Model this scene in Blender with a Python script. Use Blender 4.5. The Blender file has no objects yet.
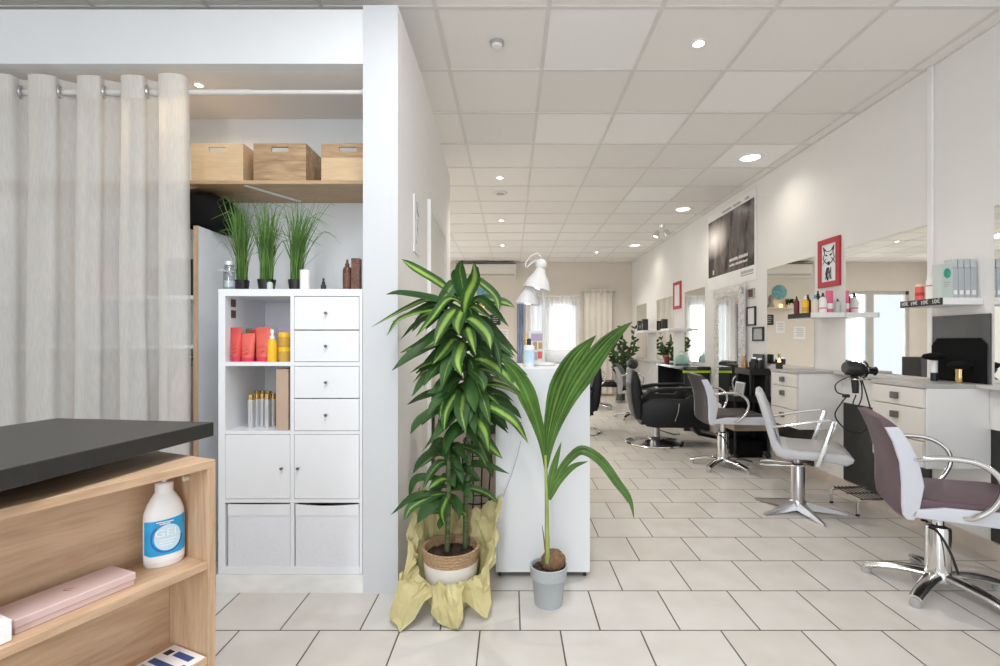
import bpy, bmesh, math, random
from mathutils import Vector, Matrix, Euler, noise

random.seed(7)
C = bpy.context.scene.collection
PI = math.pi
F, CX, CY, H = 490.0, 511.0, 341.0, 1.22
CEIL = 2.988
WX = 2.71          # right wall
BY = 10.97         # back wall

def P(px, py, Y):
    """a point at depth Y seen at photo position (px, py)"""
    return Vector(((px - CX) / F * Y, Y, H - (py - CY) / F * Y))
def X_(px, Y): return (px - CX) / F * Y
def Z_(py, Y): return H - (py - CY) / F * Y

# ------------------------------------------------------------------ materials
def nodes_of(name):
    m = bpy.data.materials.new(name); m.use_nodes = True
    nt = m.node_tree
    b = nt.nodes['Principled BSDF']
    return m, nt, b
def setin(b, k, v):
    if k in b.inputs: b.inputs[k].default_value = v
def c4(c): return (c[0], c[1], c[2], 1.0)
def mat(name, col, rough=.5, metal=0.0, var=None, bump=None, emit=None, trans=0, alpha=1, stretch=None, spec=None, sss=0, coat=0):
    m, nt, b = nodes_of(name)
    setin(b, 'Base Color', c4(col)); setin(b, 'Roughness', rough); setin(b, 'Metallic', metal)
    setin(b, 'Transmission Weight', trans); setin(b, 'Alpha', alpha)
    if spec is not None: setin(b, 'Specular IOR Level', spec)
    if coat: setin(b, 'Coat Weight', coat)
    if emit: setin(b, 'Emission Color', c4(emit[0])); setin(b, 'Emission Strength', emit[1])
    tc = nt.nodes.new('ShaderNodeTexCoord'); mp = nt.nodes.new('ShaderNodeMapping')
    nt.links.new(tc.outputs['Object'], mp.inputs[0])
    if stretch: mp.inputs['Scale'].default_value = stretch
    v = var or (6, .04)
    n = nt.nodes.new('ShaderNodeTexNoise'); n.inputs['Scale'].default_value = v[0]; n.inputs['Detail'].default_value = 4
    nt.links.new(mp.outputs[0], n.inputs['Vector'])
    r = nt.nodes.new('ShaderNodeValToRGB')
    a = v[1]
    r.color_ramp.elements[0].position = .3; r.color_ramp.elements[1].position = .7
    r.color_ramp.elements[0].color = c4([max(0, x * (1 - a)) for x in col])
    r.color_ramp.elements[1].color = c4([min(1, x * (1 + a)) for x in col])
    nt.links.new(n.outputs['Fac'], r.inputs[0]); nt.links.new(r.outputs[0], b.inputs['Base Color'])
    if bump:
        n2 = nt.nodes.new('ShaderNodeTexNoise'); n2.inputs['Scale'].default_value = bump[0]; n2.inputs['Detail'].default_value = 3
        nt.links.new(mp.outputs[0], n2.inputs['Vector'])
        bp = nt.nodes.new('ShaderNodeBump'); bp.inputs['Strength'].default_value = bump[1]; bp.inputs['Distance'].default_value = .01
        nt.links.new(n2.outputs['Fac'], bp.inputs['Height']); nt.links.new(bp.outputs[0], b.inputs['Normal'])
    return m
def wood(name, dark, light, axis=0, scale=1.0, rough=.45, knots=.35):
    m, nt, b = nodes_of(name)
    setin(b, 'Roughness', rough)
    tc = nt.nodes.new('ShaderNodeTexCoord'); mp = nt.nodes.new('ShaderNodeMapping')
    s = [9, 9, 9]; s[axis] = 1.1
    mp.inputs['Scale'].default_value = [k * scale for k in s]
    nt.links.new(tc.outputs['Object'], mp.inputs[0])
    n1 = nt.nodes.new('ShaderNodeTexNoise'); n1.inputs['Scale'].default_value = 2.2; n1.inputs['Detail'].default_value = 8; n1.inputs['Distortion'].default_value = 1.6
    n2 = nt.nodes.new('ShaderNodeTexNoise'); n2.inputs['Scale'].default_value = 14; n2.inputs['Detail'].default_value = 6
    nt.links.new(mp.outputs[0], n1.inputs['Vector']); nt.links.new(mp.outputs[0], n2.inputs['Vector'])
    mx = nt.nodes.new('ShaderNodeMix'); mx.data_type = 'FLOAT'; mx.inputs[0].default_value = .35
    nt.links.new(n1.outputs['Fac'], mx.inputs[2]); nt.links.new(n2.outputs['Fac'], mx.inputs[3])
    r = nt.nodes.new('ShaderNodeValToRGB')
    r.color_ramp.elements[0].position = knots; r.color_ramp.elements[1].position = .62
    r.color_ramp.elements[0].color = c4(dark); r.color_ramp.elements[1].color = c4(light)
    nt.links.new(mx.outputs[0], r.inputs[0]); nt.links.new(r.outputs[0], b.inputs['Base Color'])
    return m
def leafmat(name, edge, mid, width=.16, soft=.12, rough=.35, vary=.0):
    m, nt, b = nodes_of(name)
    setin(b, 'Roughness', rough); setin(b, 'Specular IOR Level', .3)
    uv = nt.nodes.new('ShaderNodeUVMap'); sp = nt.nodes.new('ShaderNodeSeparateXYZ')
    nt.links.new(uv.outputs[0], sp.inputs[0])
    s = nt.nodes.new('ShaderNodeMath'); s.operation = 'SUBTRACT'; s.inputs[1].default_value = .5
    nt.links.new(sp.outputs[0], s.inputs[0])
    a = nt.nodes.new('ShaderNodeMath'); a.operation = 'ABSOLUTE'; nt.links.new(s.outputs[0], a.inputs[0])
    fl = nt.nodes.new('ShaderNodeMath'); fl.operation = 'FLOOR'; nt.links.new(sp.outputs[1], fl.inputs[0])
    cv = nt.nodes.new('ShaderNodeMath'); cv.operation = 'DIVIDE'; cv.inputs[1].default_value = 10; nt.links.new(fl.outputs[0], cv.inputs[0])   # 0..0.9 per leaf
    tc = nt.nodes.new('ShaderNodeTexCoord')
    ad = nt.nodes.new('ShaderNodeMath'); ad.operation = 'MULTIPLY_ADD'; ad.inputs[1].default_value = vary
    nt.links.new(cv.outputs[0], ad.inputs[0]); nt.links.new(a.outputs[0], ad.inputs[2])
    wv = nt.nodes.new('ShaderNodeTexNoise'); wv.inputs['Scale'].default_value = 60
    nt.links.new(tc.outputs['Object'], wv.inputs['Vector'])
    ad2 = nt.nodes.new('ShaderNodeMath'); ad2.operation = 'MULTIPLY_ADD'; ad2.inputs[1].default_value = .12; 
    nt.links.new(wv.outputs['Fac'], ad2.inputs[0]); nt.links.new(ad.outputs[0], ad2.inputs[2])
    r = nt.nodes.new('ShaderNodeValToRGB')
    r.color_ramp.elements[0].position = width + .05; r.color_ramp.elements[1].position = width + soft + .05
    r.color_ramp.elements[0].color = c4(mid); r.color_ramp.elements[1].color = c4(edge)
    nt.links.new(ad2.outputs[0], r.inputs[0])
    n3 = nt.nodes.new('ShaderNodeTexNoise'); n3.inputs['Scale'].default_value = 6
    nt.links.new(tc.outputs['Object'], n3.inputs['Vector'])
    hs = nt.nodes.new('ShaderNodeHueSaturation'); hs.inputs['Saturation'].default_value = .95
    rr = nt.nodes.new('ShaderNodeMapRange'); rr.inputs[1].default_value = .3; rr.inputs[2].default_value = .7; rr.inputs[3].default_value = .65; rr.inputs[4].default_value = 1.3
    nt.links.new(n3.outputs['Fac'], rr.inputs[0]); nt.links.new(rr.outputs[0], hs.inputs['Value'])
    nt.links.new(r.outputs[0], hs.inputs['Color']); nt.links.new(hs.outputs[0], b.inputs['Base Color'])
    setin(b, 'Subsurface Weight', 0)
    return m

M = {}
M['white_wall'] = mat('white_wall', (.80, .795, .785), .75, var=(3, .012), bump=(90, .03))
M['cool_wall'] = mat('cool_wall', (.74, .765, .79), .7, var=(3, .01), bump=(90, .03))
M['pillar_wall_dimmed'] = mat('pillar_wall_dimmed', (.585, .605, .63), .7, var=(3, .01), bump=(90, .03))  # wall colour darkened here to offset strong light on the pillar front
M['side_wall_brightened'] = mat('side_wall_brightened', (.90, .885, .865), .75, var=(3, .01), bump=(90, .03))  # wall colour lightened to stand in for light missing on the partition side
M['warm_wall'] = mat('warm_wall', (.80, .77, .73), .75, var=(3, .015), bump=(90, .03))
M['white_lacquer'] = mat('white_lacquer', (.79, .81, .84), .35, var=(4, .01))
M['white_cab'] = mat('white_cab', (.80, .79, .775), .35, var=(4, .012))
M['drawer_face'] = mat('drawer_face', (.70, .67, .63), .4, var=(4, .02))
M['gap'] = mat('gap', (.12, .12, .125), .8)
M['grey_top'] = mat('grey_top', (.42, .41, .40), .35, var=(25, .06))
M['grey_ledge'] = mat('grey_ledge', (.55, .54, .53), .4, var=(12, .06))
M['marble'] = mat('marble', (.80, .80, .79), .3, var=(5, .10), stretch=(1.2, 1, 3))
M['basetile'] = mat('basetile', (.62, .54, .47), .35, var=(6, .08))
M['black'] = mat('black', (.012, .012, .013), .4)
M['black_matte'] = mat('black_matte', (.005, .005, .0055), .85, spec=.2)
M['black_gloss'] = mat('black_gloss', (.012, .012, .014), .12, spec=.6)
M['black_leather'] = mat('black_leather', (.006, .0065, .008), .36, bump=(120, .10), spec=.35)
M['panel_black'] = mat('panel_black', (.018, .018, .017), .3, var=(8, .5))
M['dark_glass'] = mat('dark_glass', (.075, .078, .08), .25, var=(3, .25))
M['desk_black'] = mat('desk_black', (.026, .024, .023), .38, var=(60, .12), bump=(300, .06))
M['chrome'] = mat('chrome', (.78, .78, .78), .16, 1.0, var=(8, .03))
M['dark_steel'] = mat('dark_steel', (.16, .15, .145), .35, .6)
M['steel'] = mat('steel', (.60, .60, .61), .28, 1.0, var=(20, .04))
M['silver'] = mat('silver', (.72, .73, .75), .32, .7)
M['gold'] = mat('gold', (.75, .55, .25), .25, 1.0)
M['purple'] = mat('purple', (.115, .068, .088), .42, bump=(160, .10), var=(5, .07))
M['white_vinyl'] = mat('white_vinyl', (.62, .635, .70), .36, bump=(140, .05), var=(4, .02))
M['grey_vinyl'] = mat('grey_vinyl', (.42, .42, .43), .36, bump=(140, .07), var=(4, .04))
M['charcoal_vinyl'] = mat('charcoal_vinyl', (.065, .06, .062), .42, bump=(140, .07), var=(4, .06))
M['light_grey_vinyl'] = mat('light_grey_vinyl', (.54, .55, .58), .33, bump=(140, .05), var=(4, .03))
M['oak'] = wood('oak', (.40, .25, .145), (.64, .455, .30), axis=0, scale=.8, knots=.30)
M['oak_v'] = wood('oak_v', (.40, .25, .145), (.64, .455, .30), axis=2, scale=.8, knots=.30)
M['oak_edge'] = wood('oak_edge', (.56, .36, .20), (.68, .46, .28), axis=0, scale=1.2, knots=.2)
M['box_wood'] = wood('box_wood', (.52, .37, .21), (.68, .51, .32), axis=0, scale=1.0, knots=.25)
M['box_wood_dark'] = wood('box_wood_dark', (.27, .165, .085), (.56, .40, .235), axis=0, scale=.7, knots=.36)
M['shelf_wood'] = wood('shelf_wood', (.40, .26, .14), (.55, .38, .22), axis=0, scale=1.2)
M['beech_edge'] = wood('beech_edge', (.50, .33, .20), (.62, .45, .30), axis=2, scale=1.2)
M['taupe'] = wood('taupe', (.35, .275, .23), (.45, .365, .31), axis=2, scale=1.0)
M['wood_tier'] = wood('wood_tier', (.36, .28, .21), (.48, .39, .31), axis=0, scale=1.4)
M['soil'] = mat('soil', (.05, .028, .02), .95, var=(60, .8), bump=(70, 1.0))
M['paper_wrap'] = mat('paper_wrap', (.53, .47, .235), .55, var=(6, .10), bump=(18, .5))
M['wicker'] = mat('wicker', (.50, .33, .19), .75, var=(70, .30), bump=(140, .9), stretch=(1, 1, 2.5))
M['pot_white'] = mat('pot_white', (.80, .77, .74), .45)
M['pot_grey'] = mat('pot_grey', (.43, .465, .485), .4, var=(6, .03))
M['husk'] = mat('husk', (.20, .115, .06), .9, var=(30, .4), bump=(50, .9), stretch=(3, 3, 1))
M['stem'] = mat('stem', (.085, .115, .045), .6, var=(40, .5), stretch=(.4, .4, 2.5), bump=(60, .5))
M['palm_stem'] = mat('palm_stem', (.30, .36, .10), .5, var=(12, .3), stretch=(2, 2, .5))
M['dracaena_leaf'] = leafmat('dracaena_leaf', (.022, .072, .011), (.22, .36, .045), .10, .17, .5, .30)
M['palm_leaf'] = leafmat('palm_leaf', (.075, .165, .03), (.13, .24, .05), .03, .10, .4)
M['grass_leaf'] = leafmat('grass_leaf', (.040, .115, .016), (.10, .22, .03), .2, .2, .5)
M['dark_leaf'] = leafmat('dark_leaf', (.025, .06, .016), (.05, .10, .025), .1, .2, .3)
M['red'] = mat('red', (.47, .028, .045), .45)
M['dark_red'] = mat('dark_red', (.14, .012, .02), .35)
M['pink'] = mat('pink', (.80, .14, .28), .4)
M['orange_tube'] = mat('orange_tube', (.66, .075, .06), .4, var=(9, .25))
M['coral_tube'] = mat('coral_tube', (.74, .13, .095), .4, var=(9, .2))
M['hot_red'] = mat('hot_red', (.66, .04, .09), .4)
M['yellow'] = mat('yellow', (.85, .52, .02), .3)
M['amber'] = mat('amber', (.58, .34, .05), .3)
M['lilac'] = mat('lilac', (.50, .43, .62), .5)
M['purple_pack'] = mat('purple_pack', (.14, .08, .28), .45)
M['beige_box'] = mat('beige_box', (.50, .37, .28), .6)
M['brown_bottle'] = mat('brown_bottle', (.10, .04, .025), .3)
M['brown_box'] = mat('brown_box', (.13, .055, .04), .5, var=(80, .5))
M['white_plastic'] = mat('white_plastic', (.85, .85, .85), .35)
M['white_card'] = mat('white_card', (.84, .84, .86), .6)
M['pink_card'] = mat('pink_card', (.66, .50, .49), .55)
M['blue_label'] = mat('blue_label', (.02, .36, .72), .4, var=(14, .25))
M['pale_blue'] = mat('pale_blue', (.58, .78, .92), .4, var=(16, .12))
M['deep_blue'] = mat('deep_blue', (.02, .14, .45), .4)
M['navy'] = mat('navy', (.035, .075, .25), .5)
M['mid_grey'] = mat('mid_grey', (.36, .37, .39), .6)
M['ink'] = mat('ink', (.03, .03, .035), .7)
M['chalk'] = mat('chalk', (.75, .75, .73), .8)
M['teal_disc'] = mat('teal_disc', (.16, .38, .44), .6, var=(26, .45))
M['mint'] = mat('mint', (.44, .66, .60), .5, stretch=(1, 9, 1), var=(6, .25))
M['green_dot'] = mat('green_dot', (.03, .30, .22), .5, var=(50, .5))
M['mint_card'] = mat('mint_card', (.52, .58, .55), .55)
M['frost'] = mat('frost', (.44, .48, .50), .15, var=(4, .08))
M['frost_lid'] = mat('frost_lid', (.52, .55, .565), .2)
M['lime'] = mat('lime', (.55, .72, .02), .4)
M['bin_fabric'] = mat('bin_fabric', (.74, .755, .80), .6, var=(80, .03))
M['bin_band'] = mat('bin_band', (.79, .80, .825), .55)
M['sheer_white'] = None
M['trunking'] = mat('trunking', (.84, .84, .83), .45)
M['grid'] = mat('grid', (.71, .695, .675), .6)
M['tile_a'] = mat('tile_a', (.82, .805, .785), .85, var=(260, .05), bump=(220, .12))
M['tile_b'] = mat('tile_b', (.85, .835, .815), .85, var=(260, .05), bump=(220, .12))
M['tile_c'] = mat('tile_c', (.90, .90, .895), .7, var=(260, .02))
M['lamp_white'] = mat('lamp_white', (.66, .66, .65), .4)
M['lamp_glow'] = mat('lamp_glow', (1, 1, 1), .4, emit=((1, .95, .88), 1.6))
M['bulb'] = mat('bulb', (1, 1, 1), .4, emit=((1, .93, .82), 14))
M['led'] = mat('led', (1, 1, 1), .4, emit=((1, .95, .88), 4))
M['flame'] = mat('flame', (1, .7, .3), .4, emit=((1, .55, .15), 5))
M['grey_plastic'] = mat('grey_plastic', (.40, .39, .38), .5)
M['beige_curtain'] = mat('beige_curtain', (.72, .68, .615), .85)
M['blue_stripe'] = mat('blue_stripe', (.30, .36, .52), .7, stretch=(30, 1, 1), var=(3, .5))
M['pink_cloth'] = mat('pink_cloth', (.62, .46, .46), .85, var=(10, .12), bump=(12, .6))
M['towel'] = mat('towel', (.66, .66, .66), .95, bump=(120, .4))
M['blue_towel'] = mat('blue_towel', (.50, .55, .75), .95, var=(12, .4), bump=(120, .4))
M['backdrop_wall'] = mat('backdrop_wall', (.72, .675, .615), .8, var=(3, .02))
M['frame_grey'] = mat('frame_grey', (.50, .48, .46), .5)
M['ornate'] = mat('ornate', (.66, .65, .64), .35, .35, var=(60, .35), bump=(60, .8))
M['cream'] = mat('cream', (.72, .66, .52), .5)
M['bronze'] = mat('bronze', (.40, .24, .12), .35, .6)
M['stone'] = mat('stone', (.30, .28, .25), .8)

def mirror_mat():
    m, nt, b = nodes_of('mirror_glass')
    setin(b, 'Base Color', (.86, .87, .86, 1)); setin(b, 'Metallic', 1.0); setin(b, 'Roughness', .015)
    return m
M['mirror'] = mirror_mat()
def glass_mat(name, col=(.95, .97, .97), rough=.02):
    m, nt, b = nodes_of(name)
    nt.nodes.remove(b)
    out = nt.nodes['Material Output']
    tr = nt.nodes.new('ShaderNodeBsdfTransparent'); tr.inputs[0].default_value = c4(col)
    gl = nt.nodes.new('ShaderNodeBsdfGlossy'); gl.inputs['Roughness'].default_value = rough
    mx = nt.nodes.new('ShaderNodeMixShader'); mx.inputs[0].default_value = .1
    nt.links.new(tr.outputs[0], mx.inputs[1]); nt.links.new(gl.outputs[0], mx.inputs[2]); nt.links.new(mx.outputs[0], out.inputs[0])
    return m
M['glass'] = glass_mat('glass')
M['clear_jar'] = glass_mat('clear_jar', (.86, .89, .9))
def sheer(name, col, open_=.4):
    m, nt, b = nodes_of(name)
    nt.nodes.remove(b)
    out = nt.nodes['Material Output']
    tc = nt.nodes.new('ShaderNodeTexCoord'); mp = nt.nodes.new('ShaderNodeMapping'); mp.inputs['Scale'].default_value = (60, 60, 6)
    n = nt.nodes.new('ShaderNodeTexNoise'); n.inputs['Scale'].default_value = 3; n.inputs['Detail'].default_value = 5
    nt.links.new(tc.outputs['Object'], mp.inputs[0]); nt.links.new(mp.outputs[0], n.inputs['Vector'])
    rr = nt.nodes.new('ShaderNodeMapRange'); rr.inputs[1].default_value = .3; rr.inputs[2].default_value = .7
    rr.inputs[3].default_value = open_ - .05; rr.inputs[4].default_value = open_ + .05
    nt.links.new(n.outputs['Fac'], rr.inputs[0])
    d = nt.nodes.new('ShaderNodeBsdfDiffuse'); d.inputs[0].default_value = c4(col)
    t = nt.nodes.new('ShaderNodeBsdfTranslucent'); t.inputs[0].default_value = c4(col)
    m1 = nt.nodes.new('ShaderNodeMixShader'); m1.inputs[0].default_value = .35
    nt.links.new(d.outputs[0], m1.inputs[1]); nt.links.new(t.outputs[0], m1.inputs[2])
    tr = nt.nodes.new('ShaderNodeBsdfTransparent'); tr.inputs[0].default_value = (1, 1, 1, 1)
    m2 = nt.nodes.new('ShaderNodeMixShader')
    nt.links.new(rr.outputs[0], m2.inputs[0]); nt.links.new(m1.outputs[0], m2.inputs[1]); nt.links.new(tr.outputs[0], m2.inputs[2])
    nt.links.new(m2.outputs[0], out.inputs[0])
    return m
M['sheer_curtain'] = sheer('sheer_curtain', (.83, .815, .79), .27)
M['sheer_white'] = sheer('sheer_white', (.92, .93, .95), .40)

def floor_mat():
    m, nt, b = nodes_of('floor_tile')
    tc = nt.nodes.new('ShaderNodeTexCoord'); mp = nt.nodes.new('ShaderNodeMapping')
    mp.inputs['Location'].default_value = (-.2076, -2.066, 0)
    nt.links.new(tc.outputs['Object'], mp.inputs[0])
    br = nt.nodes.new('ShaderNodeTexBrick')
    br.offset = .5; br.offset_frequency = 2; br.squash = 1
    br.inputs['Scale'].default_value = 1; br.inputs['Brick Width'].default_value = .338; br.inputs['Row Height'].default_value = .327
    br.inputs['Mortar Size'].default_value = .0036; br.inputs['Mortar Smooth'].default_value = .25; br.inputs['Bias'].default_value = -.2
    br.inputs['Color1'].default_value = (.665, .65, .625, 1); br.inputs['Color2'].default_value = (.615, .58, .535, 1); br.inputs['Mortar'].default_value = (.10, .08, .065, 1)
    nt.links.new(mp.outputs[0], br.inputs['Vector'])
    n = nt.nodes.new('ShaderNodeTexNoise'); n.inputs['Scale'].default_value = 5; n.inputs['Detail'].default_value = 6
    nt.links.new(tc.outputs['Object'], n.inputs['Vector'])
    r = nt.nodes.new('ShaderNodeValToRGB'); r.color_ramp.elements[0].position = .3; r.color_ramp.elements[1].position = .7
    r.color_ramp.elements[0].color = (.90, .875, .85, 1); r.color_ramp.elements[1].color = (1, 1, 1, 1)
    nt.links.new(n.outputs['Fac'], r.inputs[0])
    mx = nt.nodes.new('ShaderNodeMix'); mx.data_type = 'RGBA'; mx.blend_type = 'MULTIPLY'; mx.inputs[0].default_value = 1
    nt.links.new(br.outputs['Color'], mx.inputs[6]); nt.links.new(r.outputs[0], mx.inputs[7])
    nt.links.new(mx.outputs[2], b.inputs['Base Color'])
    bp = nt.nodes.new('ShaderNodeBump'); bp.invert = True; bp.inputs['Strength'].default_value = .5; bp.inputs['Distance'].default_value = .003
    nt.links.new(br.outputs['Fac'], bp.inputs['Height']); nt.links.new(bp.outputs[0], b.inputs['Normal'])
    setin(b, 'Roughness', .33)
    return m
M['floor'] = floor_mat()

def poster_mat():
    m, nt, b = nodes_of('poster_print')
    setin(b, 'Roughness', .25)
    uv = nt.nodes.new('ShaderNodeUVMap')
    mp = nt.nodes.new('ShaderNodeMapping'); mp.inputs['Rotation'].default_value = (0, 0, -.45); mp.inputs['Scale'].default_value = (5, 1.1, 1)
    nt.links.new(uv.outputs[0], mp.inputs[0])
    n = nt.nodes.new('ShaderNodeTexNoise'); n.inputs['Scale'].default_value = 1.6; n.inputs['Detail'].default_value = 5; n.inputs['Distortion'].default_value = .6
    nt.links.new(mp.outputs[0], n.inputs['Vector'])
    r = nt.nodes.new('ShaderNodeValToRGB')
    r.color_ramp.elements[0].position = .38; r.color_ramp.elements[0].color = (.018, .016, .017, 1)
    r.color_ramp.elements[1].position = .72; r.color_ramp.elements[1].color = (.22, .18, .17, 1)
    nt.links.new(n.outputs['Fac'], r.inputs[0])
    # pale glow towards one upper corner
    mp2 = nt.nodes.new('ShaderNodeMapping'); mp2.inputs['Location'].default_value = (-.16, -.66, 0)
    nt.links.new(uv.outputs[0], mp2.inputs[0])
    gr = nt.nodes.new('ShaderNodeVectorMath'); gr.operation = 'LENGTH'; nt.links.new(mp2.outputs[0], gr.inputs[0])
    r2 = nt.nodes.new('ShaderNodeValToRGB')
    r2.color_ramp.elements[0].position = .03; r2.color_ramp.elements[0].color = (.85, .8, .78, 1)
    r2.color_ramp.elements[1].position = .36; r2.color_ramp.elements[1].color = (0, 0, 0, 1)
    nt.links.new(gr.outputs['Value'], r2.inputs[0])
    mx = nt.nodes.new('ShaderNodeMix'); mx.data_type = 'RGBA'; mx.blend_type = 'ADD'; mx.inputs[0].default_value = 1
    nt.links.new(r.outputs[0], mx.inputs[6]); nt.links.new(r2.outputs[0], mx.inputs[7]); nt.links.new(mx.outputs[2], b.inputs['Base Color'])
    return m
M['poster'] = poster_mat()

# ------------------------------------------------------------------ mesh helpers
class MB:
    def __init__(s):
        s.bm = bmesh.new(); s.uv = s.bm.loops.layers.uv.new('UVMap')
    def _merge(s, b2, mi=0):
        mp = {v: s.bm.verts.new(v.co) for v in b2.verts}
        for f in b2.faces:
            try:
                nf = s.bm.faces.new([mp[v] for v in f.verts]); nf.material_index = mi; nf.smooth = f.smooth
            except ValueError: pass
        b2.free()
    def box(s, lo, hi, bev=0, seg=2, mtx=None, mi=0):
        b = bmesh.new(); bmesh.ops.create_cube(b, size=1)
        lo, hi = Vector(lo), Vector(hi); c = (lo + hi) / 2; d = hi - lo
        for v in b.verts: v.co = Vector((v.co.x * d.x, v.co.y * d.y, v.co.z * d.z)) + c
        if bev: bmesh.ops.bevel(b, geom=list(b.edges), offset=min(bev, min(d) * .45), segments=seg, affect='EDGES', profile=.5)
        if mtx: bmesh.ops.transform(b, matrix=mtx, verts=b.verts)
        s._merge(b, mi); return s
    def prism(s, poly, axis, a, c, bev=0, seg=2, mtx=None, mi=0):
        """poly 2-D, extruded along axis from a to c; axis 'y': (x,z); 'x': (y,z); 'z': (x,y)"""
        b = bmesh.new()
        def mk(p, t):
            return {'y': (p[0], t, p[1]), 'x': (t, p[0], p[1]), 'z': (p[0], p[1], t)}[axis]
        v0 = [b.verts.new(mk(p, a)) for p in poly]; v1 = [b.verts.new(mk(p, c)) for p in poly]
        n = len(poly)
        f0 = b.faces.new(v0[::-1]); f1 = b.faces.new(v1)
        for i in range(n): b.faces.new((v0[i], v0[(i + 1) % n], v1[(i + 1) % n], v1[i]))
        bmesh.ops.recalc_face_normals(b, faces=b.faces)
        if bev:
            es = [e for e in b.edges if (e in f0.edges or e in f1.edges)]
            bmesh.ops.bevel(b, geom=es, offset=bev, segments=seg, affect='EDGES', profile=.5, clamp_overlap=True)
        if mtx: bmesh.ops.transform(b, matrix=mtx, verts=b.verts)
        s._merge(b, mi); return s
    def cyl(s, p0, p1, r0, r1=None, n=16, mi=0):
        r1 = r0 if r1 is None else r1
        return s.tube([p0, p1], [r0, r1], n, mi=mi)
    def tube(s, pts, r, n=8, closed=False, mi=0, flat=None):
        pts = [Vector(p) for p in pts]; k = len(pts)
        rs = r if isinstance(r, (list, tuple)) else [r] * k
        b = s.bm; rings = []
        prev = None
        for i, p in enumerate(pts):
            if closed: t = pts[(i + 1) % k] - pts[i - 1]
            else: t = pts[min(i + 1, k - 1)] - pts[max(i - 1, 0)]
            if t.length < 1e-9: t = Vector((0, 0, 1))
            t.normalize()
            if prev is None:
                u = t.orthogonal().normalized()
                if abs(t.z) < .9: u = Vector((0, 0, 1)).cross(t).normalized()
            else:
                u = prev - t * prev.dot(t)
                u = u.normalized() if u.length > 1e-6 else t.orthogonal().normalized()
            prev = u; w = t.cross(u)
            fl = flat or (1, 1)
            rings.append([b.verts.new(p + (u * math.cos(2 * PI * j / n) * fl[0] + w * math.sin(2 * PI * j / n) * fl[1]) * rs[i]) for j in range(n)])
        m = k if closed else k - 1
        for i in range(m):
            A, B = rings[i], rings[(i + 1) % k]
            for j in range(n):
                f = b.faces.new((A[j], A[(j + 1) % n], B[(j + 1) % n], B[j])); f.material_index = mi
        if not closed:
            f = b.faces.new(rings[0][::-1]); f.material_index = mi
            f = b.faces.new(rings[-1]); f.material_index = mi
        return s
    def lathe(s, prof, c=(0, 0, 0), n=24, sx=1, sy=1, mtx=None, mi=0, cap=True):
        b = bmesh.new(); rings = []
        for r, z in prof:
            rings.append([b.verts.new((c[0] + r * sx * math.cos(2 * PI * j / n), c[1] + r * sy * math.sin(2 * PI * j / n), c[2] + z)) for j in range(n)])
        for A, B in zip(rings, rings[1:]):
            for j in range(n): b.faces.new((A[j], A[(j + 1) % n], B[(j + 1) % n], B[j]))
        if cap:
            if prof[0][0] > 1e-5: b.faces.new(rings[0][::-1])
            if prof[-1][0] > 1e-5: b.faces.new(rings[-1])
        bmesh.ops.remove_doubles(b, verts=b.verts, dist=1e-6)
        if mtx: bmesh.ops.transform(b, matrix=mtx, verts=b.verts)
        s._merge(b, mi); return s
    def quad(s, pts, mi=0):
        vs = [s.bm.verts.new(p) for p in pts]
        f = s.bm.faces.new(vs); f.material_index = mi
        if len(vs) == 4:
            for l, u in zip(f.loops, ((0, 0), (1, 0), (1, 1), (0, 1))): l[s.uv].uv = u
        return s
    def grid(s, fn, nu, nv, mi=0):
        vs = [[s.bm.verts.new(fn(i / nu, j / nv)) for j in range(nv + 1)] for i in range(nu + 1)]
        for i in range(nu):
            for j in range(nv):
                f = s.bm.faces.new((vs[i][j], vs[i + 1][j], vs[i + 1][j + 1], vs[i][j + 1])); f.material_index = mi
                for l, u in zip(f.loops, ((i / nu, j / nv), ((i + 1) / nu, j / nv), ((i + 1) / nu, (j + 1) / nv), (i / nu, (j + 1) / nv))): l[s.uv].uv = u
        return s
    def leaf(s, pts, width, n=10, hint=(0, -1, .6), fold=.22, prof=None, cols=2, pleat=0.0, twist=0.0, code=0):
        pts = [Vector(p) for p in pts]
        path = spline(pts, n)
        hint = Vector(hint); rows = []
        for i, p in enumerate(path):
            t = i / n
            tg = (path[min(i + 1, n)] - path[max(i - 1, 0)]).normalized()
            side = tg.cross(hint)
            side = side.normalized() if side.length > 1e-4 else tg.orthogonal().normalized()
            if twist: side = Matrix.Rotation(twist * t, 3, tg) @ side
            nm = side.cross(tg).normalized()
            w = width * (prof(t) if prof else (math.sin(PI * min(1, .06 + t * .94) ** .75) ** .75 if t < 1 else 0)) * .5
            w = max(w, .0004)
            row = []
            for j in range(cols + 1):
                u = j / cols; a = (u - .5) * 2
                off = -fold * w * (1 - abs(a)) + (pleat * w * (1 if j % 2 else -1) if pleat else 0)
                row.append(s.bm.verts.new(p + side * (a * w) + nm * off))
            rows.append(row)
        for i in range(n):
            for j in range(cols):
                try: f = s.bm.faces.new((rows[i][j], rows[i][j + 1], rows[i + 1][j + 1], rows[i + 1][j]))
                except ValueError: continue
                for l, uv in zip(f.loops, ((j / cols, i / n), ((j + 1) / cols, i / n), ((j + 1) / cols, (i + 1) / n), (j / cols, (i + 1) / n))): l[s.uv].uv = (uv[0], code + .005 + .99 * uv[1])
        return s
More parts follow.
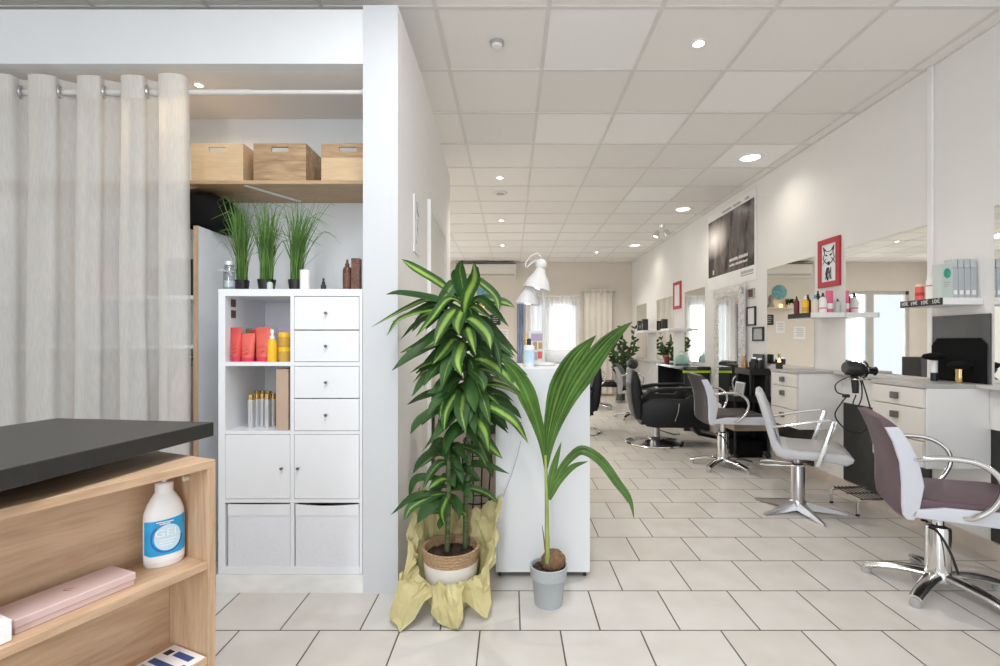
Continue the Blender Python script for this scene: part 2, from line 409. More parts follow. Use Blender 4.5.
    def build(s, name, m, parent=None, smooth=False, loc=None, rz=0, ang=40):
        me = bpy.data.meshes.new(name)
        bmesh.ops.recalc_face_normals(s.bm, faces=[f for f in s.bm.faces]) if not getattr(s, 'open', False) else None
        s.bm.to_mesh(me); s.bm.free()
        for x in (m if isinstance(m, (list, tuple)) else [m]): me.materials.append(M[x] if isinstance(x, str) else x)
        if smooth:
            for p in me.polygons: p.use_smooth = True
            me.set_sharp_from_angle(angle=math.radians(ang))
        o = bpy.data.objects.new(name, me); C.objects.link(o)
        if parent is not None: o.parent = parent
        if loc is not None: o.location = loc
        if rz: o.rotation_euler = (0, 0, rz)
        return o

def spline(pts, n):
    """Catmull-Rom through pts, n+1 samples"""
    k = len(pts)
    if k == 2: return [pts[0].lerp(pts[1], i / n) for i in range(n + 1)]
    ext = [pts[0] * 2 - pts[1]] + list(pts) + [pts[-1] * 2 - pts[-2]]
    out = []
    for i in range(n + 1):
        t = i / n * (k - 1); a = min(int(t), k - 2); f = t - a
        p0, p1, p2, p3 = ext[a], ext[a + 1], ext[a + 2], ext[a + 3]
        out.append(.5 * ((2 * p1) + (p2 - p0) * f + (2 * p0 - 5 * p1 + 4 * p2 - p3) * f * f + (3 * p1 - p0 - 3 * p2 + p3) * f ** 3))
    return out
def sp(pts, n=24): return spline([Vector(p) for p in pts], n)

def tag(o, label=None, cat=None, group=None, kind=None):
    if label: o['label'] = label
    if cat: o['category'] = cat
    if group: o['group'] = group
    if kind: o['kind'] = kind
    return o
def thing(name, label, cat, loc=(0, 0, 0), rz=0, group=None):
    o = bpy.data.objects.new(name, None); C.objects.link(o)
    o.location = loc; o.rotation_euler = (0, 0, rz); o.empty_display_size = .05
    return tag(o, label, cat, group)
def struct(name, mb, m, smooth=False):
    return tag(mb.build(name, m, smooth=smooth), kind='structure')
def box_mb(lo, hi, bev=0): return MB().box(lo, hi, bev)
def text_mesh(txt, size, extrude=.0006):
    cu = bpy.data.curves.new('t', 'FONT'); cu.body = txt; cu.size = size; cu.extrude = extrude; cu.align_x = 'CENTER'; cu.align_y = 'CENTER'
    ob = bpy.data.objects.new('t', cu); C.objects.link(ob)
    dg = bpy.context.evaluated_depsgraph_get(); dg.update()
    me = bpy.data.meshes.new_from_object(ob.evaluated_get(dg))
    bpy.data.objects.remove(ob); bpy.data.curves.remove(cu)
    return me
def copy_tree(root, loc, rz=None, label=None):
    r = root.copy(); C.objects.link(r); r.location = loc
    if rz is not None: r.rotation_euler = (0, 0, rz)
    if label: r['label'] = label
    for ch in root.children:
        c = ch.copy(); C.objects.link(c); c.parent = r
        for g in ch.children:
            d = g.copy(); C.objects.link(d); d.parent = c
    return r

# ------------------------------------------------------------------ room shell
Y0 = -2.6
LX = -4.0
struct('floor', box_mb((LX - .1, Y0, -.1), (WX + .1, BY + .1, 0)), 'floor')
struct('wall_right', box_mb((WX, Y0, 0), (WX + .12, BY + .12, CEIL + .05)), 'white_wall')
struct('wall_left', box_mb((LX - .12, Y0, 0), (LX, BY + .12, CEIL + .05)), 'warm_wall')
# back wall with two openings
wb = MB()
W1 = (.42, 1.45, 0.0, 2.10); W2 = (-3.51, -1.86, 0.0, 2.34)
for x0, x1, z0, z1 in ((LX, W2[0], 0, CEIL), (W2[1], W1[0], 0, CEIL), (W1[1], WX, 0, CEIL), (W2[0], W2[1], W2[3], CEIL), (W1[0], W1[1], W1[3], CEIL)):
    wb.box((x0, BY, z0), (x1, BY + .12, z1))
struct('wall_back', wb, 'backdrop_wall')
# glazed double door (seen in the mirrors) and curtained garden door
def glazed(name, x0, x1, z1, stiles, m):
    fr = MB()
    for a, b in ((x0, x0 + .07), (x1 - .07, x1)): fr.box((a, BY + .02, 0), (b, BY + .09, z1))
    fr.box((x0, BY + .02, z1 - .08), (x1, BY + .09, z1)); fr.box((x0, BY + .02, 0), (x1, BY + .09, .12))
    for s in stiles: fr.box((s - .07, BY + .02, .12), (s + .07, BY + .09, z1 - .08))
    root = struct(name, fr, m)
    MB().box((x0 + .07, BY + .05, .12), (x1 - .07, BY + .056, z1 - .08)).build('pane', 'glass', root)
    hd = MB().tube([( (x0 + x1) / 2 + .03, BY + .02, 1.0), ((x0 + x1) / 2 + .03, BY - .03, 1.0), ((x0 + x1) / 2 + .12, BY - .03, 1.0)], .009, 8)
    hd.build('door_handle', 'chrome', root, True)
    return root
glazed('door_1', W2[0], W2[1], W2[3], [-2.66], 'frame_grey')
glazed('door_2', W1[0], W1[1], W1[3], [.84], 'white_plastic')
# bright ground outside the back door
struct('ground_outside', box_mb((-8, BY + .12, -.12), (8, BY + 9, -.02)), 'tile_c')

# ceiling: mineral-fibre tiles in a white grid, some tiles newer and whiter
ceil = MB()
gx0, gy0, T = .2, 2.594, .6
white_tiles = {(0, 0), (2, 1), (0, 2), (1, 2), (3, -1), (3, 3), (2, 5)}
xi0 = math.floor((LX - gx0) / T); xi1 = math.ceil((WX - gx0) / T)
yi0 = math.floor((Y0 - gy0) / T); yi1 = math.ceil((BY - gy0) / T)
rt = random.Random(3)
for i in range(xi0, xi1):
    for j in range(yi0, yi1):
        x0, x1 = max(LX, gx0 + i * T), min(WX, gx0 + (i + 1) * T); y0, y1 = max(Y0, gy0 + j * T), min(BY, gy0 + (j + 1) * T)
        if x1 - x0 < .01 or y1 - y0 < .01: continue
        mi = 2 if (i, j) in white_tiles else rt.choice((0, 0, 1))
        ceil.quad([(x0, y0, CEIL), (x0, y1, CEIL), (x1, y1, CEIL), (x1, y0, CEIL)], mi)
ceil.box((LX, Y0, CEIL + .03), (WX, BY, CEIL + .08))
struct('ceiling', ceil, ['tile_a', 'tile_b', 'tile_c'])
gm = MB()
for i in range(xi0, xi1 + 1):
    x = gx0 + i * T
    if LX < x < WX: gm.box((x - .012, Y0, CEIL - .005), (x + .012, BY, CEIL + .001))
for j in range(yi0, yi1 + 1):
    y = gy0 + j * T
    if Y0 < y < BY: gm.box((LX, y - .012, CEIL - .0052), (WX, y + .012, CEIL + .001))
gm.box((WX - .022, Y0, CEIL - .006), (WX, BY, CEIL + .001)); gm.box((LX, BY - .022, CEIL - .006), (WX, BY, CEIL + .001))
struct('trim_1', gm, 'grid')
# the boxed partition with the storage niche
PX0, PX1, PY = -.714, -.545, 2.363
PT = 2.84
part = MB()
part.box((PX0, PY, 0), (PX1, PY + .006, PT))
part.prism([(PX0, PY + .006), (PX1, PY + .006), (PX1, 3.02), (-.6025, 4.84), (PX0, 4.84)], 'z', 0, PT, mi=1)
struct('wall_partition', part, ['pillar_wall_dimmed', 'side_wall_brightened'])
nb = MB(); nb.box((LX, 2.96, 0), (PX0, 3.06, PT)); struct('wall_niche', nb, 'cool_wall')
lintel = MB(); lintel.box((LX, PY + .005, 2.56), (PX0, PY + .07, 2.822)); struct('trim_2', lintel, 'cool_wall')
nc = MB(); nc.box((LX, PY + .07, 2.56), (PX0, 2.96, 2.60)); struct('ceiling_niche', nc, 'white_wall')
bb = MB(); bb.box((WX - .015, Y0, 0), (WX, BY, .092)); struct('baseboard_right', bb, 'basetile')
bb = MB(); bb.box((LX, BY - .015, 0), (W2[0], BY, .09)); bb.box((W2[1], BY - .015, 0), (W1[0], BY, .09)); bb.box((W1[1], BY - .015, 0), (WX, BY, .09)); struct('baseboard_back', bb, 'basetile')
bb = MB(); bb.box((-1.43, 2.375, 0), (PX0, 2.40, .086)); struct('baseboard_niche', bb, 'marble')
# plastic trunking and door trim
tr = MB(); tr.box((WX - .02, 3.135, .98), (WX, 3.17, CEIL - .006), .004); struct('trim_3', tr, 'trunking')
dx = lambda y: PX1 + (y - 3.02) / 1.82 * (-.6025 - PX1)
tr = MB()
for ya, yb in ((3.24, 3.30), (4.2, 4.26)):
    tr.prism([(dx(ya), ya), (dx(ya) + .022, ya), (dx(yb) + .022, yb), (dx(yb), yb)], 'z', 0, 2.0995)
tr.prism([(dx(3.24), 3.24), (dx(3.24) + .022, 3.24), (dx(4.26) + .022, 4.26), (dx(4.26), 4.26)], 'z', 2.10, 2.16)
struct('trim_4', tr, 'trunking')
dm = MB(); dm.prism([(dx(3.30), 3.30), (dx(3.30) + .008, 3.30), (dx(4.2) + .008, 4.2), (dx(4.2), 4.2)], 'z', .01, 2.10)
door3 = struct('door_3', dm, 'warm_wall')
MB().tube([(dx(3.4) + .008, 3.4, 1.02), (dx(3.4) + .06, 3.4, 1.02), (dx(3.52) + .06, 3.52, 1.02)], .009, 8).build('door_handle', 'chrome', door3, True)

# ------------------------------------------------------------------ right wall: mirrors, vanities, shelves
MZ0, MZ1 = .985, 1.978
def wall_mirror(y0, y1, z0, z1, label):
    m = MB().box((-.006, y0 - (y0 + y1) / 2, 0), (0, y1 - (y0 + y1) / 2, z1 - z0), .001, 1)
    o = m.build('wall_mirror', 'mirror', loc=(WX - .001, (y0 + y1) / 2, z0))
    return tag(o, label, 'mirror', 'mirrors along the long wall')
wall_mirror(1.90, 2.74, MZ0, MZ1, 'frameless wall mirror cut by the picture edge, beside the black glass splashback')
wall_mirror(3.175, 3.96, MZ0, MZ1, 'large frameless wall mirror between the price-strip shelf and the red fox picture')
wall_mirror(4.37, 5.17, MZ0, MZ1, 'frameless wall mirror reflecting a teal disc, behind the shelf of bright bottles')
wall_mirror(6.83, 7.63, .92, MZ1, 'frameless wall mirror showing a bright window, just past the black counter')
wall_mirror(8.15, 9.10, .88, MZ1, 'frameless wall mirror between the empty red frame and the shelf of black boxes')
wall_mirror(9.78, 10.55, .86, MZ1, 'narrow frameless wall mirror behind the tall leafy plant, farthest of all mirrors')

def vanity(y0, y1, label):
    """wall-hung cabinet: drawers face the chairs, white side panels"""
    x0 = 2.319; z0, z1 = .50, .975
    t = thing('vanity_cabinet', label, 'cabinet', (x0, y0, 0), group='wall-hung vanity cabinets')
    L = WX - x0 - .002; W = y1 - y0
    MB().box((.018, 0, z0), (L, W, z1 - .022), .002, 1).build('carcass', 'white_cab', t)
    MB().box((-.004, -.004, z1 - .022), (L, W + .004, z1), .003).build('countertop', 'grey_top', t)
    for k, (a, b) in enumerate(((.842, .948), (.655, .836), (.505, .649))):
        d = MB().box((0, .006, a), (.017, W - .006, b), .002, 1).build('drawer', 'drawer_face', t)
        kb = MB().box((-.024, W / 2 - .022, (a + b) / 2 - .020 if k == 0 else b - .075), (0, W / 2 + .022, (a + b) / 2 + .020 if k == 0 else b - .035), .003)
        kb.build('drawer_knob', 'dark_steel', d)
    return t
vanity(2.755, 3.15, 'white wall-hung drawer cabinet carrying the black octagonal panel and neck brushes')
vanity(3.976, 4.374, 'white wall-hung drawer cabinet under the red fox picture')

def ledge(y0, y1, z, label, dark=True):
    t = thing('mirror_ledge', label, 'ledge', (WX, y0, 0), group='ledges below the mirrors')
    W = y1 - y0
    MB().box((-.10, 0.002, z - .02), (-.008, W - .002, z), .003).build('shelf_top', 'grey_ledge', t)
    MB().box((-.022, 0.002, z - .25), (-.002, W - .002, z - .02)).build('apron', 'white_cab', t)
    if dark: MB().box((-.014, 0.002, .10), (-.002, W - .002, z - .25)).build('kick_panel', 'panel_black', t)
    return t
ledge(1.9, 2.755, .975, 'narrow grey ledge with black kick panel at the picture edge')
ledge(3.15, 3.976, .975, 'narrow grey ledge with black kick panel between the two vanity cabinets')
ledge(4.374, 4.98, .965, 'narrow grey ledge under the mirror with the teal reflection')
t = thing('low_wall_cupboard', 'low grey wall cupboard under the far mirrors', 'cupboard', (2.5, 8.0, 0))
MB().box((0, 0, .1), (.205, 2.6, .84), .005).build('carcass', 'grey_ledge', t)
MB().box((-.02, -.02, .84), (.205, 2.62, .86), .004).build('countertop', 'grey_top', t)
tag(MB().box((0, -.06, -.03), (.008, .06, .03), .002).build('power_socket', 'cream', loc=(2.491, 8.8, .66)), 'cream double power socket on the grey cupboard front', 'socket')

def wall_shelf(y0, y1, z0, z1, depth, label, dark=False):
    t = thing('wall_shelf', label, 'shelf', (WX, y0, z0), group='box shelves between the mirrors')
    W, h = y1 - y0, z1 - z0
    MB().box((-depth, 0, 0), (-.001, W, h), .002, 1).build('board', 'white_plastic', t)
    if dark: MB().box((-depth - .004, .0, 0), (-depth, W, h)).build('chalk_strip', 'ink', t)
    return t
sB = wall_shelf(2.807, 3.11, 1.429, 1.469, .236, 'white box shelf with a black price strip, above the black splashback', True)
# chalk price marks on the strip
strip = [c for c in sB.children if c.name.startswith('chalk_strip')][0]
for k, (tx, yy) in enumerate((('10€', .265), ('19€', .195), ('10€', .12), ('10€', .04))):
    me = text_mesh(tx, .034)
    me.materials.append(M['chalk'])
    o = bpy.data.objects.new('chalk_price', me); C.objects.link(o); o.parent = strip
    o.matrix_local = Matrix.Translation((-.2415, yy, .020)) @ Matrix(((0, 0, -1, 0), (-1, 0, 0, 0), (0, 1, 0, 0), (0, 0, 0, 1))) @ Matrix.Rotation(.06, 4, 'Z')
sC = wall_shelf(3.968, 4.29, 1.412, 1.452, .283, 'white box shelf with a dark front under the red fox picture', True)
sE = wall_shelf(7.66, 8.10, 1.38, 1.42, .24, 'plain white box shelf under the empty red frame')
sF = wall_shelf(9.14, 9.72, 1.38, 1.42, .24, 'plain white box shelf holding black boxes, farthest along the wall')

# splashback and things on the near vanity
tag(MB().box((-.012, -.19, 0), (0, .19, .40), .002).build('splashback', 'dark_glass', loc=(WX - .002, 2.95, .976)), 'dark grey glass splashback on the wall above the near vanity', 'splashback')
oct_ = [(-.172, 0), (.185, 0), (.185, .215), (.145, .262), (-.135, .262), (-.172, .225)]
t = thing('hand_mirror_panel', 'black panel with cut corners standing against the dark splashback', 'panel', (2.690, 2.945, .976))
Mr = Matrix.Rotation(0, 4, 'Z')
MB().prism([(a, b) for a, b in oct_], 'x', -.005, .005, .002).build('panel', 'black_matte', t)
def neck_brush(x, y, handle, col, label, r=.05, hz=.055, tilt=0):
    t = thing('neck_brush', label, 'brush', (x, y, .976), group='brushes on the near vanity')
    MB().lathe([(0, 0), (.016, 0), (.018, .006), (.017, hz * .5), (.018, hz), (0, hz)], n=18).build('brush_handle', col, t, True)
    b = MB()
    rb = random.Random(int(x * 1000))
    b.lathe([(.014, hz), (r * .8, hz + .008), (r, hz + .022), (r * .9, hz + .036), (r * .4, hz + .045), (0, hz + .047)], n=26)
    for k in range(90):
        a = rb.uniform(0, 2 * PI); e = rb.uniform(-.2, .9)
        d = Vector((math.cos(a) * math.cos(e), math.sin(a) * math.cos(e), .4 * math.sin(e)))
        p = Vector((0, 0, hz + .022)) + d * r * .8
        b.leaf([p, p + d * r * .28], .006, n=2)
    b.build('bristles', 'black_matte', t)
    return t
neck_brush(2.620, 2.865, 0, 'gold', 'black duster brush on a short gold handle, on the near vanity top', .057, .080)
t2 = neck_brush(2.600, 3.01, 0, 'white_plastic', 'black duster brush on a taller white and black handle', .060, .125)
MB().lathe([(.019, 0), (.019, .05), (0, .05)], n=18).build('handle_grip', 'black', t2, True)

# products on shelf B
def bottle(x, y, z, r, h, body, cap, label, cat='bottle', kind='bottle', group=None, name=None, band=None, sy=1):
    nm = name or ('bottle' if kind != 'tube' else 'cosmetic_tube')
    t = thing(nm, label, cat, (x, y, z), group=group)
    if kind == 'bottle':
        MB().lathe([(0, 0), (r * .92, 0), (r, .006), (r, h * .66), (r * .8, h * .74), (r * .42, h * .79), (r * .42, h * .82), (0, h * .82)], n=20, sy=sy).build('bottle_body', body, t, True)
        MB().lathe([(r * .5, h * .80), (r * .5, h * .86), (r * .3, h * .88), (r * .26, h), (0, h)], n=16).build('cap', cap, t, True)
    elif kind == 'can':
        MB().lathe([(0, 0), (r, 0), (r, h * .82), (r * .9, h * .85), (0, h * .85)], n=20).build('bottle_body', body, t, True)
        MB().lathe([(r * .88, h * .85), (r * .88, h * .98), (r * .8, h), (0, h)], n=20).build('cap', cap, t, True)
    elif kind == 'tube':
        b = MB()
        def fn(u, v):
            a = 2 * PI * u; k = v
            return Vector((r * math.cos(a) * (1 + .12 * k), r * math.sin(a) * (1 - .88 * k), h * .16 + (h * .84) * v))
        b.grid(fn, 20, 8); b.build('tube_body', body, t, True)
        MB().lathe([(0, 0), (r * .95, 0), (r * .95, h * .16), (0, h * .16)], n=20).build('cap', cap, t, True)
    if band:
        MB().lathe([(r * 1.015, h * band[1]), (r * 1.015, h * band[2])], n=20, cap=False, sy=sy).build('label_band', band[0], t, True)
    return t
zb = 1.4695
bottle(2.548, 3.055, zb, .0235, .104, 'coral_tube', 'cream', 'small peach can at the far end of the price-strip shelf', 'can', 'can', 'products on the price-strip shelf', 'spray_can', ('red', .3, .5))
bottle(2.566, 2.975, zb, .037, .146, 'white_plastic', 'white_plastic', 'white can with a pink stripe on the price-strip shelf', 'can', 'can', 'products on the price-strip shelf', 'spray_can', ('pink', .56, .61))
t = thing('product_carton', 'pale mint carton with a green circle on the price-strip shelf', 'carton', (2.521, 2.862, zb), group='products on the price-strip shelf')
MB().box((-.034, -.03, 0), (.034, .03, .196), .002).build('carton', 'mint_card', t)
MB().lathe([(0, 0), (.021, 0), (.021, .001), (0, .001)], n=24, sy=1.35, mtx=Matrix.Translation((0, -.0305, .142)) @ Matrix.Rotation(PI / 2, 4, 'X')).build('green_circle', 'green_dot', t)
for k in range(3): MB().box((-.018, -.0312, .088 - k * .012), (.018 - .008 * k, -.030, .092 - k * .012)).build('print_line', 'mid_grey', t)
for k, lb in enumerate(('frosted grey vial box next to the mint carton', 'second frosted grey vial box from the mint carton', 'third frosted grey vial box from the mint carton', 'frosted grey vial box nearest the wall on the price-strip shelf')):
    t = thing('vial_box', lb, 'box', (2.575 + k * .0362, 2.862, zb), group='products on the price-strip shelf')
    MB().box((-.017, -.022, 0), (.017, .04, .175), .003).build('vial_body', 'frost', t)
    MB().box((-.0155, -.02, .175), (.0155, .036, .228), .004).build('vial_lid', 'frost_lid', t)
    MB().box((-.010, -.0232, .02), (.010, -.0216, .045)).build('vial_sticker', 'white_plastic', t)

# products on shelf C
zc = 1.4525
G = 'products on the shelf under the fox picture'
bottle(2.474, 4.245, zc, .022, .155, 'dark_red', 'black', 'dark red pump bottle at the far end of the dark-front shelf', group=G)
bottle(2.493, 4.15, zc, .026, .150, 'yellow', 'white_plastic', 'yellow bottle with a pale cap on the dark-front shelf', group=G, band=('amber', .1, .35))
bottle(2.545, 4.20, zc, .024, .165, 'dark_red', 'black', 'tall dark red bottle behind the yellow bottle', group=G)
bottle(2.535, 4.085, zc, .027, .150, 'cream', 'blue_label', 'cream bottle with a blue cap on the dark-front shelf', group=G)
bottle(2.574, 4.045, zc, .028, .165, 'white_plastic', 'ink', 'white bottle with a dark spout beside the pink tube', group=G, band=('pink', .2, .26))
t = bottle(2.637, 4.06, zc, .029, .185, 'pink', 'pink', 'bright pink tube standing beside the white bottle', 'tube', 'tube', G, band=('white_plastic', .18, .42))
bottle(2.680, 4.02, zc, .019, .115, 'mint_card', 'ink', 'small clear bottle with a dark cap at the wall', group=G)
bottle(2.590, 4.135, zc, .023, .19, 'ink', 'black', 'tall black bottle at the rear of the dark-front shelf', group=G)

# wall pictures
def picture(name, y0, y1, z0, z1, border, fcol, pcol, label, cat='picture', depth=.02, group=None):
    yc, zc = (y0 + y1) / 2, z0
    t = thing(name, label, cat, (WX, yc, zc), group=group)
    w, h = (y1 - y0), z1 - z0
    f = MB()
    f.box((-depth, -w / 2, 0), (-.001, w / 2, border)); f.box((-depth, -w / 2, h - border), (-.001, w / 2, h))
    f.box((-depth, -w / 2, border), (-.001, -w / 2 + border, h - border)); f.box((-depth, w / 2 - border, border), (-.001, w / 2, h - border))
    f.build('frame', fcol, t)
    MB().box((-depth * .6, -w / 2 + border, border), (-.001, w / 2 - border, h - border)).build('print', pcol, t)
    return t
t = picture('framed_picture', 4.02, 4.30, 1.68, 2.09, .045, 'red', 'white_card', 'red framed ink drawing of a fox head on white paper')
d = MB()
rd = random.Random(5)
def ink_line(pts, r=.003): d.tube([(-.0135, p[0], p[1]) for p in pts], r, 5)
# the drawing: head with two ears, muzzle and chest strokes (local y across, z up)
hw, hb = 0.0, .255
ink_line([(-.07, hb + .09), (-.055, hb + .03), (-.075, hb - .01), (-.04, hb - .045), (0, hb - .07), (.04, hb - .045), (.075, hb - .01), (.055, hb + .03), (.07, hb + .09)])
ink_line([(-.07, hb + .09), (-.03, hb + .05), (0, hb + .045), (.03, hb + .05), (.07, hb + .09)])
for s in (-1, 1):
    ink_line([(s * .055, hb + .035), (s * .066, hb + .075), (s * .045, hb + .055)], .004)
    ink_line([(s * .018, hb + .012), (s * .04, hb + .02)], .006)
    for k in range(5): ink_line([(s * (.03 + .008 * k), hb - .01 - .006 * k), (s * (.05 + .008 * k), hb - .02 - .01 * k)], .002)
ink_line([(-.012, hb - .045), (.012, hb - .045), (0, hb - .06), (-.012, hb - .045)], .006)
for k in range(9): ink_line([(rd.uniform(-.03, .03), hb - .09), (rd.uniform(-.05, .05), hb - .19)], .002)
ink_line([(.02, hb - .10), (.035, hb - .14), (.01, hb - .2)], .006)
d.build('ink_drawing', 'ink', t)
picture('framed_picture', 7.78, 8.14, 1.74, 2.18, .05, 'red', 'white_card', 'small red framed picture on the far wall, inside almost blank')
picture('framed_picture', 5.44, 5.58, 1.70, 1.81, .012, 'grey_plastic', 'brown_box', 'tiny grey framed photo, topmost of the small frames', group='small frames by the ornate mirror')
picture('framed_picture', 5.41, 5.60, 1.393, 1.605, .016, 'ink', 'white_card', 'upright dark framed print, middle of the small frames', group='small frames by the ornate mirror')
picture('framed_picture', 5.24, 5.47, 1.22, 1.372, .016, 'ink', 'frost', 'grey framed print, lowest of the small frames', group='small frames by the ornate mirror')

# the big poster
t = thing('hanging_poster', 'large dark smoky hair poster with white margins on the long wall', 'poster', (WX, 6.06, 1.90))
MB().box((-.008, -.66, 0), (-.002, .66, 1.01)).build('paper', 'white_plastic', t)
pm = MB(); pm.quad([(-.0095, .64, .17), (-.0095, -.62, .17), (-.0095, -.62, .92), (-.0095, .64, .92)]); pm.open = True
pm.build('photo_print', 'poster', t)
def print_line(name, m, ya, yb, za, zb_, x):
    tx = MB(); yy = ya; rr_ = random.Random(int(ya * 997 + za * 313))
    while yy > yb:      # a line of illegible strokes joined by its baseline
        wv = rr_.uniform(.012, .022); tx.box((x - .0012, yy - wv, za), (x, yy, zb_ - rr_.choice((0, .006)))); yy -= wv + .006
    tx.box((x - .0008, yb, za), (x, ya, za + .003))
    tx.build(name, m, t)
for q in ((.0, -.22, .295, .33), (-.25, -.47, .295, .33), (0, -.14, .235, .262), (-.17, -.32, .235, .262), (-.35, -.45, .235, .262), (.49, .45, .20, .26)):
    print_line('pale_lettering', 'chalk', *q, -.0098)
for q in ((.2, -.05, .945, .975), (-.1, -.28, .945, .975), (-.4, -.5, .945, .975), (-.3, -.6, .10, .135)):
    print_line('dark_lettering', 'mid_grey', *q, -.008)
MB().box((-.0092, -.6, .075), (-.0078, -.3, .088)).build('dark_rule', 'mid_grey', t)

# ornate standing mirror
t = thing('ornate_mirror', 'tall mirror in an ornate silver white carved frame', 'mirror', (2.66, 6.00, .31))
f = MB(); ow, oh, bw = .80, 1.56, .12
def ornate_bar(p0, p1, wv):
    p0, p1 = Vector(p0), Vector(p1); d_ = (p1 - p0); n = max(8, int(d_.length / .018)); d_.normalize()
    nrm = Vector((-1, 0, 0)); sd = d_.cross(nrm).normalized()
    def fn(u, v):
        p = p0.lerp(p1, u); a = v - .5
        bulge = .028 * math.cos(a * PI) + .012 * noise.noise(Vector((p.y * 38, p.z * 38, v * 6)))
        edge = .010 * math.sin(u * (p1 - p0).length * 60) if v in (0, 1) else 0
        return p + sd * (a * wv + edge * (1 if v > .5 else -1)) + nrm * bulge
    f.grid(fn, n, 8)
ornate_bar((0, -ow / 2 + bw / 2, 0), (0, -ow / 2 + bw / 2, oh), bw); ornate_bar((0, ow / 2 - bw / 2, 0), (0, ow / 2 - bw / 2, oh), bw)
ornate_bar((0, -ow / 2, bw / 2), (0, ow / 2, bw / 2), bw); ornate_bar((0, -ow / 2, oh - bw / 2), (0, ow / 2, oh - bw / 2), bw)
f.open = True
f.build('carved_frame', 'ornate', t)
MB().box((-.004, -ow / 2 + .07, .07), (.0, ow / 2 - .07, oh - .07)).build('mirror_glass', 'mirror', t)
MB().box((.002, -ow / 2 + .02, .0), (.03, ow / 2 - .02, oh)).build('back_board', 'white_plastic', t)
for s in (-1, 1): MB().box((-.02, s * .34 - .02, -.33), (.02, s * .34 + .02, .01), .004).build('foot_post', 'ornate', t)

# ------------------------------------------------------------------ far end of the wall
t = thing('black_counter', 'black counter with a lime green stripe along its edge', 'counter', (2.33, 6.62, 0))
MB().box((0.02, .02, 0), (.36, .05, .83), .002).build('end_panel', 'black', t)
MB().box((0.02, 1.20, 0), (.36, 1.23, .83), .002).build('end_panel', 'black', t)
MB().box((0.30, .05, .45), (.32, 1.20, .83), .002).build('rear_panel', 'black', t)
MB().box((0, 0, .83), (.37, 1.27, .872), .004).build('countertop', 'black_gloss', t)
MB().box((-.003, -.003, .79), (.37, .02, .818)).build('lime_stripe', 'lime', t)
t = thing('mint_bag', 'mint green rounded bag on the black counter', 'bag', (2.52, 7.25, .872))
MB().prism([(-.10, 0), (.10, 0), (.104, .07), (.08, .13), (.03, .155), (-.03, .155), (-.08, .13), (-.104, .07)], 'y', -.05, .05, .02, 3).build('bag_body', 'mint', t, True)
MB().tube(sp([(-.04, 0, .148), (-.03, 0, .185), (.03, 0, .185), (.04, 0, .148)], 12), .005, 6).build('bag_handle', 'mint', t, True)
bottle(2.37, 7.45, .872, .04, .13, 'dark_red', 'red', 'dark red round pot on the far corner of the black counter', 'pot', 'can')
G = 'black boxes on the farthest shelf'
for k, (y, w, h, lb) in enumerate(((9.22, .09, .21, 'tall black box on the farthest shelf, at its near end'), (9.38, .08, .15, 'middle-height black box on the farthest shelf'), (9.55, .10, .19, 'black box at the far end of the farthest shelf'))):
    t = thing('product_box', lb, 'box', (2.52, y, 1.4205), group=G)
    MB().box((-.05, -w / 2, 0), (.05, w / 2, h), .003).build('box_body', 'black', t)
    MB().box((-.0515, -w * .3, h * .3), (-.0495, w * .3, h * .6)).build('box_label', 'mid_grey', t)

# tool trolley with its load
t = thing('tool_trolley', 'black three-tier tool trolley beside the ornate mirror', 'trolley', (2.50, 5.24, 0))
for (x, y, h) in ((-.17, -.15, .64), (.17, -.15, .90), (-.17, .15, .64), (.17, .15, .90), (-.01, -.15, .90), (-.01, .15, .90)):
    MB().cyl((x, y, .06 if x != -.01 else .60), (x, y, h), .014, n=10).build('post', 'black', t, True)
    if x != -.01: MB().lathe([(0, -.028), (.02, -.02), (.028, 0), (.02, .02), (0, .028)], (x, y, .03), n=12).build('caster', 'black', t, True)
for z, m, xl in ((.88, 'black', -.03), (.60, 'black', -.19), (.30, 'wood_tier', -.19)):
    b = MB().box((xl, -.17, z - .012), (.19, .17, z))
    for a, c in (((xl, -.17), (.19, -.16)), ((xl, .16), (.19, .17)), ((xl, -.16), (xl + .01, .16)), ((.18, -.16), (.19, .16))):
        b.box((a[0], a[1], z), (c[0], c[1], z + (.05 if m == 'black' else .07)))
    b.build('tray', m, t)
MB().box((.172, -.15, .06), (.186, .15, .88)).build('back_panel', 'black', t)
MB().box((-.17, .152, .06), (.17, .164, .62)).build('side_panel', 'black', t)
MB().box((-.01, .152, .62), (.17, .164, .88)).build('side_panel', 'black', t)
tag(MB().box((-.14, -.125, 0), (.14, .125, .17), .01).build('storage_crate', 'black_matte', loc=(2.49, 5.24, .002)), 'black crate on the floor under the trolley', 'crate')
t = thing('gold_bottle', 'tall gold bottle standing on the black trolley', 'bottle', (2.515, 5.28, .8805))
MB().lathe([(0, 0), (.03, 0), (.032, .08), (.028, .12), (.013, .145), (.012, .18), (0, .18)], n=18).build('bottle_body', 'bronze', t, True)
MB().lathe([(.014, .18), (.014, .20), (0, .20)], n=12).build('cap', 'gold', t, True)
G = 'black tools on the trolley top'
for k, (x, y, h, lb) in enumerate(((2.55, 5.15, .17, 'black clipper on the trolley top, beside the gold bottle'), (2.585, 5.26, .13, 'short black clipper in the middle of the trolley top'), (2.606, 5.14, .16, 'black clipper on the trolley top, nearest the wall'))):
    t = thing('hair_clipper', lb, 'clipper', (x, y, .8805), group=G)
    MB().lathe([(0, 0), (.03, 0), (.032, .02), (.024, h * .5), (.030, h * .8), (.026, h * .9), (0, h * .9)], n=14, sy=.8).build('clipper_body', 'black', t, True)
    MB().box((-.022, -.008, h * .88), (.022, .008, h), .002).build('clipper_blade', 'steel', t)
t = thing('black_tablet', 'flat black screen leaning at the back of the trolley', 'screen', (2.655, 5.255, .8805))
